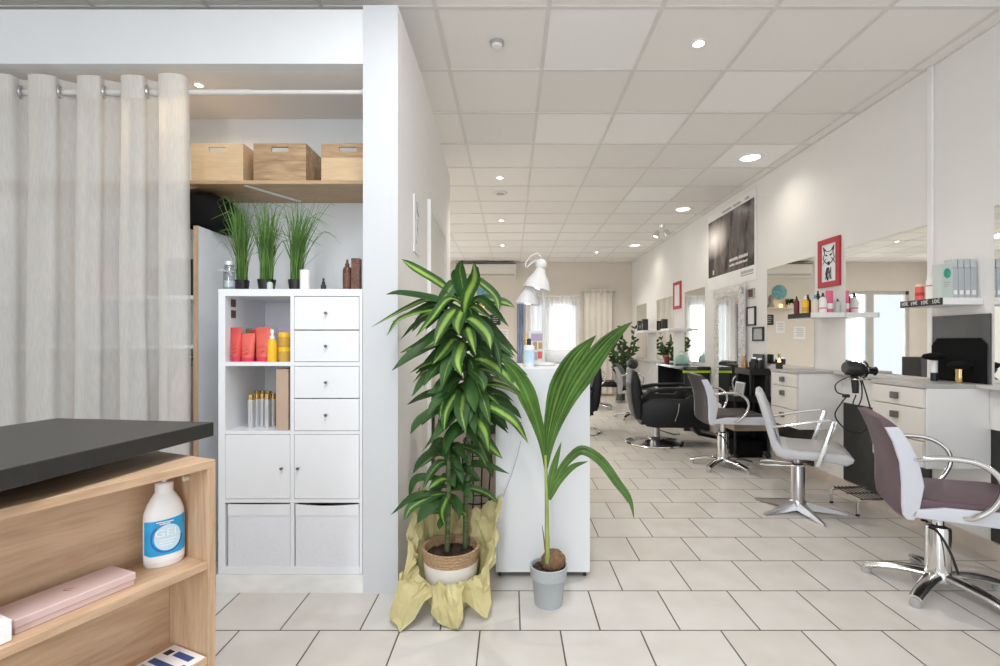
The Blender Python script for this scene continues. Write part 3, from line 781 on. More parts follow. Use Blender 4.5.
MB().box((-.01, -.11, 0), (.01, .11, .20), .005).build('screen_body', 'black', t)
MB().box((-.0115, -.10, .015), (-.0095, .10, .185)).build('screen_glass', 'dark_glass', t)
t = thing('candle_cup', 'small dark cup with a glowing candle near the vanity', 'candle', (2.36, 4.46, .966))
t.location = (2.365, 4.32, .9755)
MB().lathe([(0, 0), (.028, 0), (.03, .06), (.026, .06), (.024, .012), (0, .012)], n=18).build('cup', 'ink', t, True)
MB().lathe([(0, .02), (.012, .03), (.014, .06), (.006, .085), (0, .10)], n=12).build('flame', 'flame', t, True)
def photo_stand(x, y, z, w, h, tilt, label):
    t = thing('photo_stand', label, 'photo', (x, y, z))
    mt = Matrix.Rotation(tilt, 4, 'Y')
    f = MB(); bw = .016
    for lo, hi in (((-.006, -w / 2, 0), (.006, w / 2, bw)), ((-.006, -w / 2, h - bw), (.006, w / 2, h)), ((-.006, -w / 2, bw), (.006, -w / 2 + bw, h - bw)), ((-.006, w / 2 - bw, bw), (.006, w / 2, h - bw))):
        f.box(lo, hi, mtx=mt)
    f.build('frame', 'silver', t)
    MB().box((-.003, -w / 2 + bw, bw), (.003, w / 2 - bw, h - bw), mtx=mt).build('print', 'mid_grey', t)
photo_stand(2.42, 5.22, .606, .20, .18, .15, 'silver photo stand on the middle tray of the trolley')
photo_stand(2.42, 5.26, .307, .24, .15, .35, 'silver photo stand leaning on the wooden lower tray')

# hairdryer in its ring
yd = 3.25
t = thing('hair_dryer', 'black hairdryer with looping cord, hanging beside the near vanity', 'hairdryer', P(857, 369, yd))
hd = MB()
ry = Matrix.Rotation(PI / 2 + .12, 4, 'Y')
hd.lathe([(0, -.085), (.036, -.082), (.050, -.06), (.050, -.01), (.046, .02), (.034, .05), (.030, .058), (0, .058)], n=22, mtx=ry)
hd.build('dryer_body', 'black', t, True)
MB().lathe([(.030, .055), (.024, .09), (.022, .115), (.030, .12), (.026, .12), (.018, .11), (0, .11)], n=18, mtx=ry).build('nozzle', 'black_gloss', t, True)
for dz in (-.03, .02):
    MB().tube([Vector((-.05 + .06 * math.cos(0), .051 * math.cos(a), .051 * math.sin(a))) + Vector((.03, 0, dz * .2)) for a in [2 * PI * i / 20 for i in range(20)]], .004, 6, closed=True).build('trim_ring', 'black_gloss', t, True)
MB().tube([(-.02, 0, -.045), (-.012, 0, -.10), (-.01, 0, -.16)], [.021, .022, .019], 14).build('dryer_grip', 'black', t, True)
cb = MB()
o_ = P(857, 369, yd)
def loc_px(px, py, dy=0): return P(px, py, yd + dy) - o_
cord = [loc_px(856, 395), loc_px(853, 404, -.02), loc_px(858, 406, -.03), loc_px(862, 395, -.03), loc_px(860, 380, -.03), loc_px(849, 377, -.02), loc_px(836, 384), loc_px(837, 392), loc_px(846, 396), loc_px(842, 402), loc_px(835, 414), loc_px(840, 424), loc_px(850, 432), loc_px(862, 432), loc_px(872, 420, .05), loc_px(868, 400, .05), loc_px(862, 380, .05)]
cb.tube(sp(cord, 90), .0045, 6); cb.build('cord', 'black', t, True)
MB().box(tuple(loc_px(846, 396) + Vector((-.02, -.012, -.01))), tuple(loc_px(846, 396) + Vector((.02, .012, .012))), .004).build('cord_clip', 'black', t)
t = thing('dryer_holder', 'thin chrome ring holder carrying the black hairdryer', 'holder', P(857, 379, yd))
rg = MB().tube([(.055 * math.cos(2 * PI * i / 20), .055 * math.sin(2 * PI * i / 20), 0) for i in range(20)], .004, 6, closed=True)
rg.build('ring', 'chrome', t, True)
e = Vector((2.345, 3.153, .95)) - t.location
MB().tube([(.05, -.02, 0), (e.x, e.y + .01, 0), (e.x, e.y, e.z)], .005, 8).build('bracket', 'chrome', t, True)

# footrest below the mirror
t = thing('footrest', 'low chrome footrest with a black wire grid by the wall', 'footrest', (2.42, 3.42, 0))
for yy in (0, .28):
    MB().tube(sp([(0, yy, .008), (0, yy, .085), (.03, yy, .105), (.26, yy, .12)], 14), .009, 8).build('leg', 'chrome', t, True)
    MB().lathe([(0, 0), (.014, 0), (.012, .012), (0, .012)], (0, yy, 0), n=12).build('foot_cap', 'black', t, True)
g = MB()
for k in range(8): g.tube([(.03 + k * .03, -.02, .118), (.03 + k * .03, .30, .118)], .004, 6)
for yy in (.0, .14, .28): g.tube([(.02, yy, .113), (.26, yy, .118)], .004, 6)
g.build('wire_grid', 'black', t, True)

# ------------------------------------------------------------------ salon chairs
def arc_leg(mb, ang, r, w0, w1, z0, z1, n=8, bow=.012):
    d_ = Vector((math.cos(ang), math.sin(ang), 0))
    pts = []
    for i in range(n + 1):
        u = i / n
        pts.append(d_ * (.02 + (r - .02) * u) + Vector((0, 0, z0 + (z1 - z0) * u + bow * math.sin(PI * u))))
    mb.tube(pts, [w0 + (w1 - w0) * i / n for i in range(n + 1)], 10, flat=(1.0, .62))
    return pts[-1]
def chair_round(name, label, loc, rz, seat_m, back_m, side_m, base_rot, lift=0.0):
    t = thing(name, label, 'chair', loc, rz, 'hydraulic styling chairs')
    rear = [(-.285, .848), (-.268, .815), (-.238, .75), (-.212, .655), (-.205, .56), (-.205, .46), (-.20, .415), (-.185, .395)]
    front = [(-.158, .395), (-.138, .44), (-.12, .56), (-.14, .67), (-.172, .75), (-.215, .82), (-.25, .85)]
    rear = [(x, z + lift) for x, z in rear]; front = [(x, z + lift) for x, z in front]
    prof = rear + front
    # padded back with a soft roll, fuller towards the middle
    b = MB(); ny = 14
    def fn_y(j):
        return -.232 + .464 * j / ny
    rows = []
    for j in range(ny + 1):
        y = fn_y(j); k = 1 - abs(y / .232) ** 4
        row = []
        for i, (x, z) in enumerate(prof):
            dxx = (-.020 if i < len(rear) else -.012) * k
            dz = (.012 * k) if z > .8 + lift else 0
            row.append(b.bm.verts.new((x + dxx, y, z + dz)))
        rows.append(row)
    n = len(prof)
    for j in range(ny):
        for i in range(n):
            b.bm.faces.new((rows[j][i], rows[j][(i + 1) % n], rows[j + 1][(i + 1) % n], rows[j + 1][i]))
    b.bm.faces.new(rows[0]); b.bm.faces.new(rows[-1][::-1])
    b.build('backrest', back_m, t, True, ang=60)
    for s in (-1, 1):
        MB().prism([(x, z) for x, z in prof[1:-1]], 'y', s * .2325, s * .256, .008, 3).build('side_panel', side_m, t, True, ang=60)
    # seat
    up = lambda q: [(x, z + lift) for x, z in q]
    st = up([(-.15, .42), (-.15, .498), (-.05, .492), (.12, .495), (.26, .50), (.31, .488), (.33, .465), (.32, .43), (.28, .42)])
    MB().prism(st, 'y', -.233, .233, .012, 3).build('seat', seat_m, t, True, ang=60)
    for s in (-1, 1):
        sd = up([(-.175, .41), (-.16, .445), (-.05, .468), (.12, .472), (.27, .478), (.325, .465), (.335, .43), (.32, .40), (.25, .402), (.1, .405)])
        MB().prism(sd, 'y', s * .2335, s * .256, .007, 3).build('seat_side', side_m, t, True, ang=60)
        a = MB().tube(sp([(-.155, s * .245, .675 + lift), (-.13, s * .285, .69 + lift), (-.04, s * .295, .70 + lift), (.05, s * .295, .69 + lift), (.115, s * .292, .645 + lift), (.135, s * .29, .58 + lift), (.105, s * .285, .50 + lift), (.05, s * .27, .445 + lift), (.02, s * .25, .435 + lift)], 40), .0125, 10)
        a.build('armrest', 'chrome', t, True)
    MB().box((-.14, -.12, .40 + lift), (.16, .12, .424 + lift), .006).build('seat_plate', 'black', t)
    MB().lathe([(0, .07), (.052, .07), (.052, .30 + lift * .5), (.048, .312 + lift * .5), (.03, .318 + lift * .5), (.024, .32 + lift * .5), (.024, .405 + lift), (0, .405 + lift)], n=28).build('column', 'chrome', t, True)
    MB().lathe([(0, .05), (.062, .05), (.066, .065), (.06, .085), (.053, .10), (0, .10)], n=28).build('hub', 'chrome', t, True)
    for k in range(5):
        l = MB(); a = base_rot + k * 2 * PI / 5 - rz
        tip = arc_leg(l, a, .292, .036, .027, .075, .038)
        leg = l.build('base_leg', 'chrome', t, True)
        MB().lathe([(0, 0), (.022, 0), (.024, .012), (.018, .034), (0, .036)], (tip.x * .98, tip.y * .98, 0), n=14).build('glide', 'grey_plastic', leg, True)
    lv = MB(); 
    for s in (-1, 1):
        lv.tube(sp([(-.05, s * .05, .315), (-.02, s * .07, .30), (.02, s * .085, .22), (.05, s * .09, .12)], 16), .006, 8)
    lv.build('pump_lever', 'black', t, True)
    return t
def chair_angular(name, label, loc, rz, base_rot):
    t = thing(name, label, 'chair', loc, rz, 'hydraulic styling chairs')
    L = [(-.272, .85), (-.250, .866), (-.226, .85), (-.195, .76), (-.160, .64), (-.138, .54), (-.108, .488), (.0, .474), (.2, .477), (.272, .472), (.305, .448), (.298, .425), (.262, .402), (.2, .412), (.05, .418), (-.09, .412), (-.14, .43), (-.172, .49), (-.2, .60), (-.245, .77)]
    MB().prism(L, 'y', -.25, .25, .022, 4).build('shell', 'light_grey_vinyl', t, True, ang=50)
    cu = [(-.10, .484), (-.02, .482), (.2, .485), (.262, .480), (.288, .462), (.2, .470), (0, .468)]
    MB().prism(cu, 'y', -.222, .222, .004, 2).build('seat', 'grey_vinyl', t, True, ang=50)
    bk = [(-.228, .825), (-.215, .825), (-.18, .74), (-.145, .63), (-.118, .545), (-.13, .545), (-.162, .64), (-.2, .76)]
    MB().prism(bk, 'y', -.222, .222, .004, 2).build('backrest', 'grey_vinyl', t, True, ang=50)
    for s in (-1, 1):
        a = MB().tube([(-.165, s * .256, .63), (-.10, s * .275, .645), (.1, s * .285, .69), (.17, s * .285, .70)], .008, 8)
        a.tube([(.17, s * .285, .70), (.19, s * .285, .695), (.185, s * .285, .67)], .009, 8)
        a.box((-.016, -.007, -.16), (.016, .007, .16), .003, mtx=Matrix.Translation((.145, s * .28, .545)) @ Matrix.Rotation(.30, 4, 'Y'))
        a.build('armrest', 'chrome', t, True)
    MB().box((-.12, -.10, .392), (.14, .10, .414), .005).build('seat_plate', 'black', t)
    MB().lathe([(0, .05), (.044, .05), (.046, .12), (.046, .33), (.040, .34), (.026, .345), (.026, .395), (0, .395)], n=26).build('column', 'steel', t, True)
    hub = MB().lathe([(0, .02), (.052, .025), (.056, .07), (.046, .085), (0, .085)], n=26).build('hub', 'steel', t, True)
    for k in range(5):
        l = MB(); a = base_rot + k * 2 * PI / 5 - rz
        d_ = Vector((math.cos(a), math.sin(a), 0)); s_ = Vector((-d_.y, d_.x, 0)); r = .305
        p = [d_ * .03 + s_ * .036 + Vector((0, 0, .02)), d_ * .03 - s_ * .036 + Vector((0, 0, .02)), d_ * .03 - s_ * .02 + Vector((0, 0, .078)), d_ * .03 + s_ * .02 + Vector((0, 0, .078))]
        q = [d_ * r + s_ * .010 + Vector((0, 0, .0)), d_ * r - s_ * .010 + Vector((0, 0, .0)), d_ * r - s_ * .007 + Vector((0, 0, .016)), d_ * r + s_ * .007 + Vector((0, 0, .016))]
        vs = [l.bm.verts.new(v) for v in p + q]
        for f in ((3, 2, 1, 0), (4, 5, 6, 7), (0, 1, 5, 4), (1, 2, 6, 5), (2, 3, 7, 6), (3, 0, 4, 7)): l.bm.faces.new([vs[i] for i in f])
        l.build('base_leg', 'steel', t)
    lv = MB().tube([(.05, -.05, .34), (-.20, -.075, .325), (-.24, -.06, .322), (-.24, .06, .322), (-.20, .075, .325), (.05, .05, .34)], .0065, 8)
    lv.build('pump_lever', 'chrome', t, True)
    return t
chair_round('styling_chair', 'purple styling chair with white sides at the near vanity', (2.10, 2.41, 0), math.radians(-25), 'purple', 'purple', 'white_vinyl', math.radians(141))
chair_angular('styling_chair', 'pale grey one-piece styling chair with angular chrome arms', (2.06, 3.52, 0), math.radians(-27), math.radians(198))
chair_round('styling_chair', 'charcoal styling chair with white sides beside the black barber chair', (2.055, 4.755, 0), math.radians(-6), 'charcoal_vinyl', 'charcoal_vinyl', 'white_vinyl', math.radians(150), .045)
c1 = chair_round('styling_chair', 'black styling chair far back, its chrome star base just past the white desk', (1.58, 8.95, 0), math.radians(-8), 'black_leather', 'black_leather', 'black_leather', .4)
c2 = chair_round('styling_chair', 'black and grey styling chair standing behind the barber chair', (1.93, 7.75, 0), math.radians(-20), 'black_leather', 'black_leather', 'grey_vinyl', .2)

# barber chair
t = thing('barber_chair', 'big black leather barber chair with headrest and round chrome base', 'barber chair', (1.72, 5.86, 0), math.radians(-6))
MB().lathe([(0, 0), (.335, 0), (.345, .010), (.335, .022), (.22, .036), (.09, .05), (.075, .058), (0, .058)], n=44).build('base_disc', 'chrome', t, True)
MB().lathe([(0, .055), (.085, .055), (.07, .08), (.062, .085), (.062, .30), (0, .30)], n=28).build('column', 'steel', t, True)
body = [(-.20, .32), (-.15, .25), (-.05, .235), (.34, .24), (.40, .28), (.43, .44), (.42, .60), (.33, .60), (.29, .56), (-.10, .57), (-.19, .50)]
for s in (-1, 1):
    MB().prism(body, 'y', s * .27, s * .32, .014, 3).build('side_panel', 'black_leather', t, True, ang=50)
MB().prism([(-.20, .255), (.38, .255), (.41, .32), (.41, .42), (.36, .47), (-.18, .45)], 'y', -.268, .268, .03, 4).build('seat', 'black_leather', t, True, ang=50)
bk = [(-.25, .31), (-.17, .30), (-.16, .45), (-.175, .62), (-.205, .76), (-.235, .86), (-.27, .88), (-.30, .86), (-.315, .72), (-.30, .52), (-.275, .38)]
MB().prism(bk, 'y', -.25, .25, .035, 4).build('backrest', 'black_leather', t, True, ang=50)
hr = MB().lathe([(0, -.13), (.035, -.13), (.055, -.10), (.06, 0), (.055, .10), (.035, .13), (0, .13)], n=20, mtx=Matrix.Translation((-.265, 0, .945)) @ Matrix.Rotation(PI / 2, 4, 'X'))
hr.build('headrest', 'black_leather', t, True)
hs = MB(); hs.cyl((-.285, -.05, .86), (-.28, -.05, .95), .008, n=8); hs.cyl((-.285, .05, .86), (-.28, .05, .95), .008, n=8); hs.build('headrest_posts', 'chrome', t, True)
for s in (-1, 1):
    MB().prism([(-.20, .55), (-.10, .625), (.05, .65), (.36, .665), (.42, .66), (.42, .69), (.34, .70), (.02, .69), (-.13, .66), (-.22, .585)], 'y', s * .255, s * .335, .014, 3).build('armrest', 'black_leather', t, True, ang=50)
    MB().tube([(.36, s * .30, .67), (.40, s * .30, .62), (.40, s * .30, .58)], .011, 8).build('arm_strut', 'chrome', t, True)
ft = MB(); ft.prism([(.34, .25), (.38, .25), (.46, .13), (.70, .085), (.71, .115), (.50, .165), (.42, .28)], 'y', -.17, .17, .008, 2); ft.build('footrest', 'black_leather', t, True)
MB().tube([(.20, -.36, .52), (.19, -.355, .42), (.16, -.345, .32)], [.009, .008, .006], 8).build('recline_lever', 'chrome', t, True)
MB().tube([(.05, -.05, .16), (.18, -.18, .14), (.24, -.22, .15)], .008, 8).build('pump_lever', 'chrome', t, True)

b2 = copy_tree(t, (.88, 6.6, 0), math.radians(178), 'black barber chair seen from behind at the edge of the white desk')
tag(MB().tube(sp([(0, -.15, .03), (-.01, -.10, .042), (0, 0, .046), (0, .10, .042), (.01, .15, .03)], 20), [.042] * 21, 12).build('towel_roll', 'blue_towel', smooth=True, loc=(1.144, 6.61, 1.006)), 'blue and white towel lying over the headrest of a black barber chair', 'towel')
# far leafy plant
t = thing('zz_plant', 'dark leafy zamioculcas plant in a tall clear vase by the far corner', 'plant', (2.18, 9.75, 0))
MB().lathe([(0, 0), (.10, 0), (.11, .02), (.085, .25), (.13, .58), (.125, .58), (.08, .26), (.09, .04), (0, .04)], n=24).build('vase', 'clear_jar', t, True)
MB().lathe([(0, .04), (.088, .04), (.078, .26), (.085, .34), (0, .34)], n=20).build('soil', 'soil', t, True)
st = MB(); lf = MB(); rz_ = random.Random(11)
for k in range(11):
    a = 2 * PI * k / 11 + rz_.uniform(-.2, .2); sp_ = rz_.uniform(.12, .42); hgt = rz_.uniform(1.05, 1.5)
    pts = sp([(0.02 * math.cos(a), .02 * math.sin(a), .32), (sp_ * .35 * math.cos(a), sp_ * .35 * math.sin(a), .75), (sp_ * math.cos(a), sp_ * math.sin(a) * .7, hgt)], 14)
    st.tube(pts, [.012 - .0006 * i for i in range(15)], 6)
    for i in range(4, 15):
        for s in (-1, 1):
            tg = (pts[min(i + 1, 14)] - pts[i - 1]).normalized(); sd = Vector((rz_.uniform(-1, 1), rz_.uniform(-1, 1), .2)).normalized() * s
            e = pts[i] + (sd * .8 + tg * .5).normalized() * rz_.uniform(.09, .14)
            lf.leaf([pts[i], (pts[i] + e) / 2 + Vector((0, 0, .01)), e], .055, n=4, hint=(rz_.uniform(-.4, .4), -1, .5))
st.build('stem', 'stem', t, True); lf.open = True; lf.build('foliage', 'dark_leaf', t, True)

# ------------------------------------------------------------------ back wall fittings
t = thing('air_conditioner', 'long white air conditioner high on the back wall', 'air conditioner', (-.55, BY, 2.62))
MB().prism([(0, 0), (-.20, .02), (-.22, .10), (-.21, .29), (0, .30)], 'x', -.66, .66, .01).build('housing', 'warm_wall', t, True)
MB().box((-.63, -.225, .035), (.63, -.205, .075)).build('air_flap', 'frame_grey', t)
MB().box((-.66, -.215, .29), (.66, -.02, .305)).build('top_grille', 'ink', t)
t = thing('wall_art', 'round teal and white mosaic disc hanging on the back wall', 'wall decoration', (-.60, BY - .002, 2.31))
MB().lathe([(0, 0), (.165, 0), (.165, .012), (.15, .018), (0, .018)], n=36, mtx=Matrix.Rotation(PI / 2, 4, 'X')).build('disc', 'teal_disc', t, True)
t = thing('ornament_shelf', 'thin shelf on the back wall with a bust and fairy lights', 'shelf', (-.62, BY, 1.94))
MB().box((-.32, -.18, 0), (.36, -.001, .025), .002).build('board', 'cream', t)
t = thing('buddha_bust', 'small stone bust on the back wall shelf', 'bust', (-.36, BY - .10, 1.9655))
MB().lathe([(0, 0), (.075, 0), (.08, .03), (.06, .08), (.045, .11), (.05, .14), (.058, .19), (.05, .235), (.025, .255), (.022, .28), (0, .29)], n=20, sy=.85).build('bust', 'stone', t, True)
tag(MB().lathe([(0, 0), (.03, 0), (.032, .05), (.02, .07), (0, .07)], n=14).build('fairy_light', 'flame', smooth=True, loc=(-.58, BY - .1, 1.9655)), 'small glowing tealight on the back wall shelf', 'light')
t = thing('trailing_plant', 'small trailing green plant on the back wall shelf', 'plant', (-.78, BY - .1, 1.9655))
MB().lathe([(0, 0), (.05, 0), (.06, .09), (.05, .09), (.045, .07), (0, .07)], n=16).build('pot', 'pot_white', t, True)
lf = MB()
for k in range(34):
    a = rz_.uniform(0, 2 * PI); r = rz_.uniform(.06, .16); e = Vector((r * math.cos(a), -abs(r * math.sin(a)) * .6, rz_.uniform(.03, .17)))
    lf.leaf([(0, 0, .07), e * .6 + Vector((0, 0, .08)), e], .04, n=4)
lf.open = True; lf.build('foliage', 'dark_leaf', t, True)
t = thing('chalk_sign', 'small black square sign with pale script on the back wall', 'sign', (-.35, BY - .002, 1.58))
MB().box((-.115, -.02, 0), (.115, 0, .23), .003).build('board', 'ink', t)
tm = MB()
for k, (a, b) in enumerate(((-.05, .02), (-.07, .06), (-.05, .07), (-.06, .03))):
    tm.tube([(a + (b - a) * i / 10, -.021, .18 - k * .042 + .008 * math.sin(i * 2.1)) for i in range(11)], .004, 5)
tm.build('script', 'chalk', t)
for k, (x, z, w, h, lb) in enumerate(((-.62, 1.40, .20, .26, 'white sheet of paper pinned below the teal disc'), (-1.05, 1.26, .26, .28, 'white price sheet pinned near the white desk, lowest'), (-.16, 1.22, .2, .26, 'white sheet of paper pinned under the black square sign'))):
    t = thing('paper_sign', lb, 'notice', (x, BY - .002, z), group='sheets pinned on the back wall')
    MB().box((-w / 2, -.004, 0), (w / 2, 0, h)).build('paper', 'white_card', t)
    tm = MB()
    for q in range(5): tm.box((-w * .35, -.0055, h * (.8 - .14 * q)), (w * (.35 - .1 * (q % 2)), -.004, h * (.8 - .14 * q) + .012))
    tm.build('print', 'mid_grey', t)
t = thing('strip_curtain', 'blue and white striped narrow curtain on the back wall', 'curtain', (.20, BY - .06, .2))
cm = MB(); cm.grid(lambda u, v: Vector((-.06 + .14 * u, .02 * math.sin(u * 18), 1.85 * v)), 24, 4); cm.open = True; cm.build('cloth', 'blue_stripe', t, True)
MB().cyl((-.08, 0, 1.86), (.1, 0, 1.86), .01, n=8).build('rail', 'white_plastic', t, True)
# sheer curtain over the garden door and a beige drape with eyelets
t = thing('window_sheer', 'sheer white curtain glowing over the garden door', 'curtain', (1.10, BY - .08, 0))
cm = MB(); cm.grid(lambda u, v: Vector((-.80 + 1.22 * u, .025 * math.sin(u * 75) + .01 * math.sin(u * 23), .06 + 2.14 * v)), 120, 6); cm.open = True; cm.build('cloth', 'sheer_white', t, True)
MB().cyl((-.84, 0, 2.22), (.45, 0, 2.22), .012, n=10).build('curtain_rod', 'white_plastic', t, True)
t = thing('beige_drape', 'beige drape with metal eyelets beside the garden door', 'curtain', (1.90, BY - .10, 0))
cm = MB(); cm.grid(lambda u, v: Vector((-.28 + .62 * u, .010 * math.sin(u * 30), .05 + 2.32 * v)), 70, 6); cm.open = True; cm.build('cloth', 'beige_curtain', t, True)
MB().cyl((-.34, 0, 2.31), (.42, 0, 2.31), .014, n=10).build('curtain_rod', 'steel', t, True)
for k in range(4):
    MB().tube([(-.20 + k * .15, .038 * math.cos(a), 2.31 + .038 * math.sin(a)) for a in [2 * PI * i / 16 for i in range(16)]], .008, 6, closed=True).build('eyelet', 'steel', t, True)
t = thing('dark_sideboard', 'dark sideboard with a plant and cream bust seen in a mirror', 'sideboard', (-2.3, 8.9, 0))
MB().box((-.45, -.2, .06), (.45, .2, .93), .006).build('carcass', 'ink', t)
for s in (-1, 1):
    d_ = MB().box((s * .22 - .21, -.215, .1), (s * .22 + .21, -.2, .9), .003).build('door', 'charcoal_vinyl', t)
    MB().box((s * .04 - .008, -.23, .45), (s * .04 + .008, -.215, .58)).build('handle', 'steel', d_)
MB().box((-.42, -.17, 0), (.42, .17, .06)).build('plinth', 'black', t)
t = thing('cream_bust', 'cream bust standing on the dark sideboard', 'bust', (-2.25, 8.9, .9305))
MB().lathe([(0, 0), (.08, 0), (.09, .05), (.05, .11), (.045, .14), (.065, .2), (.06, .27), (.03, .31), (0, .32)], n=20, sy=.8).build('bust', 'cream', t, True)

# ------------------------------------------------------------------ lights in the ceiling
def downlight(x, y, r, label, big):
    t = thing('ceiling_downlight', label, 'ceiling light', (x, y, CEIL), group='recessed ceiling lights')
    MB().lathe([(r, -.012), (r * 1.18, -.010), (r * 1.22, 0), (r, 0)], n=32, cap=False).build('trim_ring', 'white_plastic', t, True)
    MB().lathe([(0, -.006), (r, -.007)], n=32, cap=False).build('lens', 'led' if big else 'bulb', t)
    return t
BIG = [(2.30, 4.71, 'large round downlight above the barber chair end, nearest of the large ones'), (2.30, 6.55, 'large round downlight above the big poster, second of the large ones'), (2.28, 9.02, 'large round downlight above the far mirrors, farthest of the large ones')]
for x, y, lb in BIG: downlight(x, y, .09, lb, True)
SM = [(-1.42, 8.66, 'small downlight reflected in the mirror beside the price-strip shelf'), (1.11, 2.90, 'small spot downlight in the tile diagonally beyond the smoke detector'), (-.12, 5.28, 'small downlight just before the round ceiling vent'), (-.14, 7.16, 'small downlight just past the round ceiling vent'), (-.16, 9.02, 'small downlight nearest the air conditioner'), (1.70, 9.73, 'small downlight near the beige drape')]
for x, y, lb in SM: downlight(x, y, .032, lb, False)
t = thing('smoke_detector', 'round smoke detector with a dark ring on the ceiling', 'smoke detector', (-.083, 2.90, CEIL))
MB().lathe([(0, -.03), (.028, -.03), (.034, -.012), (0, -.012)], n=24).build('sensor', 'white_plastic', t, True)
MB().lathe([(0, -.016), (.040, -.016), (.044, 0), (0, 0)], n=24).build('base_ring', 'grey_plastic', t, True)
t = thing('ceiling_vent', 'round grey extractor vent in the ceiling', 'vent', (-.13, 5.85, CEIL))
MB().lathe([(.05, -.012), (.085, -.010), (.09, 0), (.05, 0)], n=28, cap=False).build('rim', 'grid', t, True)
MB().lathe([(0, -.018), (.045, -.016), (.05, -.006), (0, -.006)], n=28).build('baffle', 'grey_plastic', t, True)
nd = thing('niche_downlight', 'small lit downlight in the niche ceiling above the curtain rod', 'ceiling light', (X_(199, 2.56), 2.56, 2.56))
MB().lathe([(.018, -.006), (.026, -.005), (.028, 0), (.018, 0)], n=24, cap=False).build('trim_ring', 'white_plastic', nd, True)
MB().lathe([(0, -.004), (.018, -.005)], n=24, cap=False).build('lens', 'bulb', nd)
t = thing('track_spotlight', 'chrome double spotlight on the ceiling near the long wall', 'spotlight', (2.29, 7.45, CEIL))
MB().lathe([(0, -.03), (.05, -.03), (.055, 0), (0, 0)], n=20).build('mount', 'chrome', t, True)
for s, tl in ((-1, .5), (1, -.4)):
    sm = MB(); mt = Matrix.Translation((.06 * s, -.05 * s, -.13)) @ Matrix.Rotation(tl, 4, 'Y')
    sm.lathe([(0, .05), (.03, .045), (.045, 0), (.05, -.05), (.045, -.05), (.03, 0), (0, .01)], n=18, mtx=mt)
    hd_ = sm.build('spot_head', 'chrome', t, True)
    MB().lathe([(0, -.03), (.042, -.036)], n=18, mtx=mt, cap=False).build('lens', 'bulb', hd_)
    MB().tube([(0, 0, -.02), (.03 * s, -.02 * s, -.07), (.06 * s, -.05 * s, -.10)], .006, 8).build('arm', 'chrome', t, True)

# ------------------------------------------------------------------ storage niche
KY = 2.38
K0, K1 = -1.423, -.722
kz = lambda py: Z_(py, KY)
kx = lambda px: X_(px, KY)
k = thing('shelving_unit', 'white cube shelving unit with drawers and doors in the niche', 'shelving unit', (0, KY, 0))
fr = MB(); D = .40; 
ztop, zbot = kz(289), .088
mid0, mid1 = kx(290.3), kx(294)
fr.box((K0, 0, zbot), (kx(225), D, ztop), .002, 1); fr.box((kx(359.3), 0, zbot), (K1, D, ztop), .002, 1)
fr.box((kx(225), 0, kz(296)), (kx(359.3), D, ztop)); fr.box((kx(225), 0, zbot), (kx(359.3), D, kz(567)))
fr.box((mid0, 0.001, kz(567)), (mid1, D, kz(296)))
for a, b in ((362, 366), (431, 434.3), (499, 502.8)):
    fr.box((kx(225), 0.0022, kz(b)), (kx(359.3), D - .013, kz(a)))
fr.box((kx(225), D - .012, kz(567)), (kx(359.3), D, kz(296)))
fr.build('frame', 'white_lacquer', k)
xr0, xr1 = mid1 + .002, kx(359.3) - .002
for a, b in ((296.7, 329.6), (330.6, 361.6), (366.6, 398), (399, 430.6)):
    d_ = MB().box((xr0, -.001, kz(b)), (xr1, .30, kz(a)), .0015, 1).build('drawer', 'white_lacquer', k)
    kb = MB().lathe([(0, 0), (.004, 0), (.004, .008), (.007, .012), (.007, .018), (0, .019)], n=12, mtx=Matrix.Translation(((xr0 + xr1) / 2, -.001, (kz(a) + kz(b)) / 2)) @ Matrix.Rotation(PI / 2, 4, 'X'))
    kb.build('drawer_knob', 'dark_steel', d_, True)
for x0, x1, kn in ((kx(225) + .002, mid0 - .002, kx(282.5)), (xr0, xr1, kx(298.7))):
    d_ = MB().box((x0, -.001, kz(498.6)), (x1, .015, kz(434.8)), .0015, 1).build('door', 'white_lacquer', k)
    MB().lathe([(0, 0), (.004, 0), (.004, .008), (.007, .012), (.007, .018), (0, .019)], n=12, mtx=Matrix.Translation((kn, -.001, kz(468))) @ Matrix.Rotation(PI / 2, 4, 'X')).build('door_knob', 'dark_steel', d_, True)
for x0, x1, lb in ((kx(227.5), mid0 - .004, 'pale grey fabric storage bin with a straight top edge, beside the sagging one'), (mid1 + .006, kx(359.3) - .004, 'pale grey fabric storage bin with sagging top, next to the partition')):
    t = thing('storage_bin', lb, 'storage bin', ((x0 + x1) / 2, KY + .006, kz(567) + .0005), group='fabric bins in the bottom cubes')
    w = (x1 - x0) / 2; hh = kz(504.5) - kz(567)
    sag = .008 if 'partition' in lb else .001
    b = MB()
    def fn(u, v):
        return Vector((-w + 2 * w * u, .006 * math.sin(u * PI) * (-1) * math.sin(v * PI), v * (hh - sag * math.sin(PI * u) ** 1 * (v > .9))))
    b.grid(fn, 16, 12)
    b.box((-w, .002, 0), (-w + .005, .34, hh)); b.box((w - .005, .002, 0), (w, .34, hh)); b.box((-w, .335, 0), (w, .34, hh)); b.box((-w, 0.004, 0), (w, .34, .004))
    b.open = True
    b.build('bin_body', 'bin_fabric', t, True)
    b = MB(); b.grid(lambda u, v: Vector((-w + 2 * w * u, -.003 - .003 * math.sin(u * PI), hh - .055 + .055 * v - sag * math.sin(PI * u) * v)), 16, 2); b.open = True
    b.build('top_band', 'bin_band', t, True)

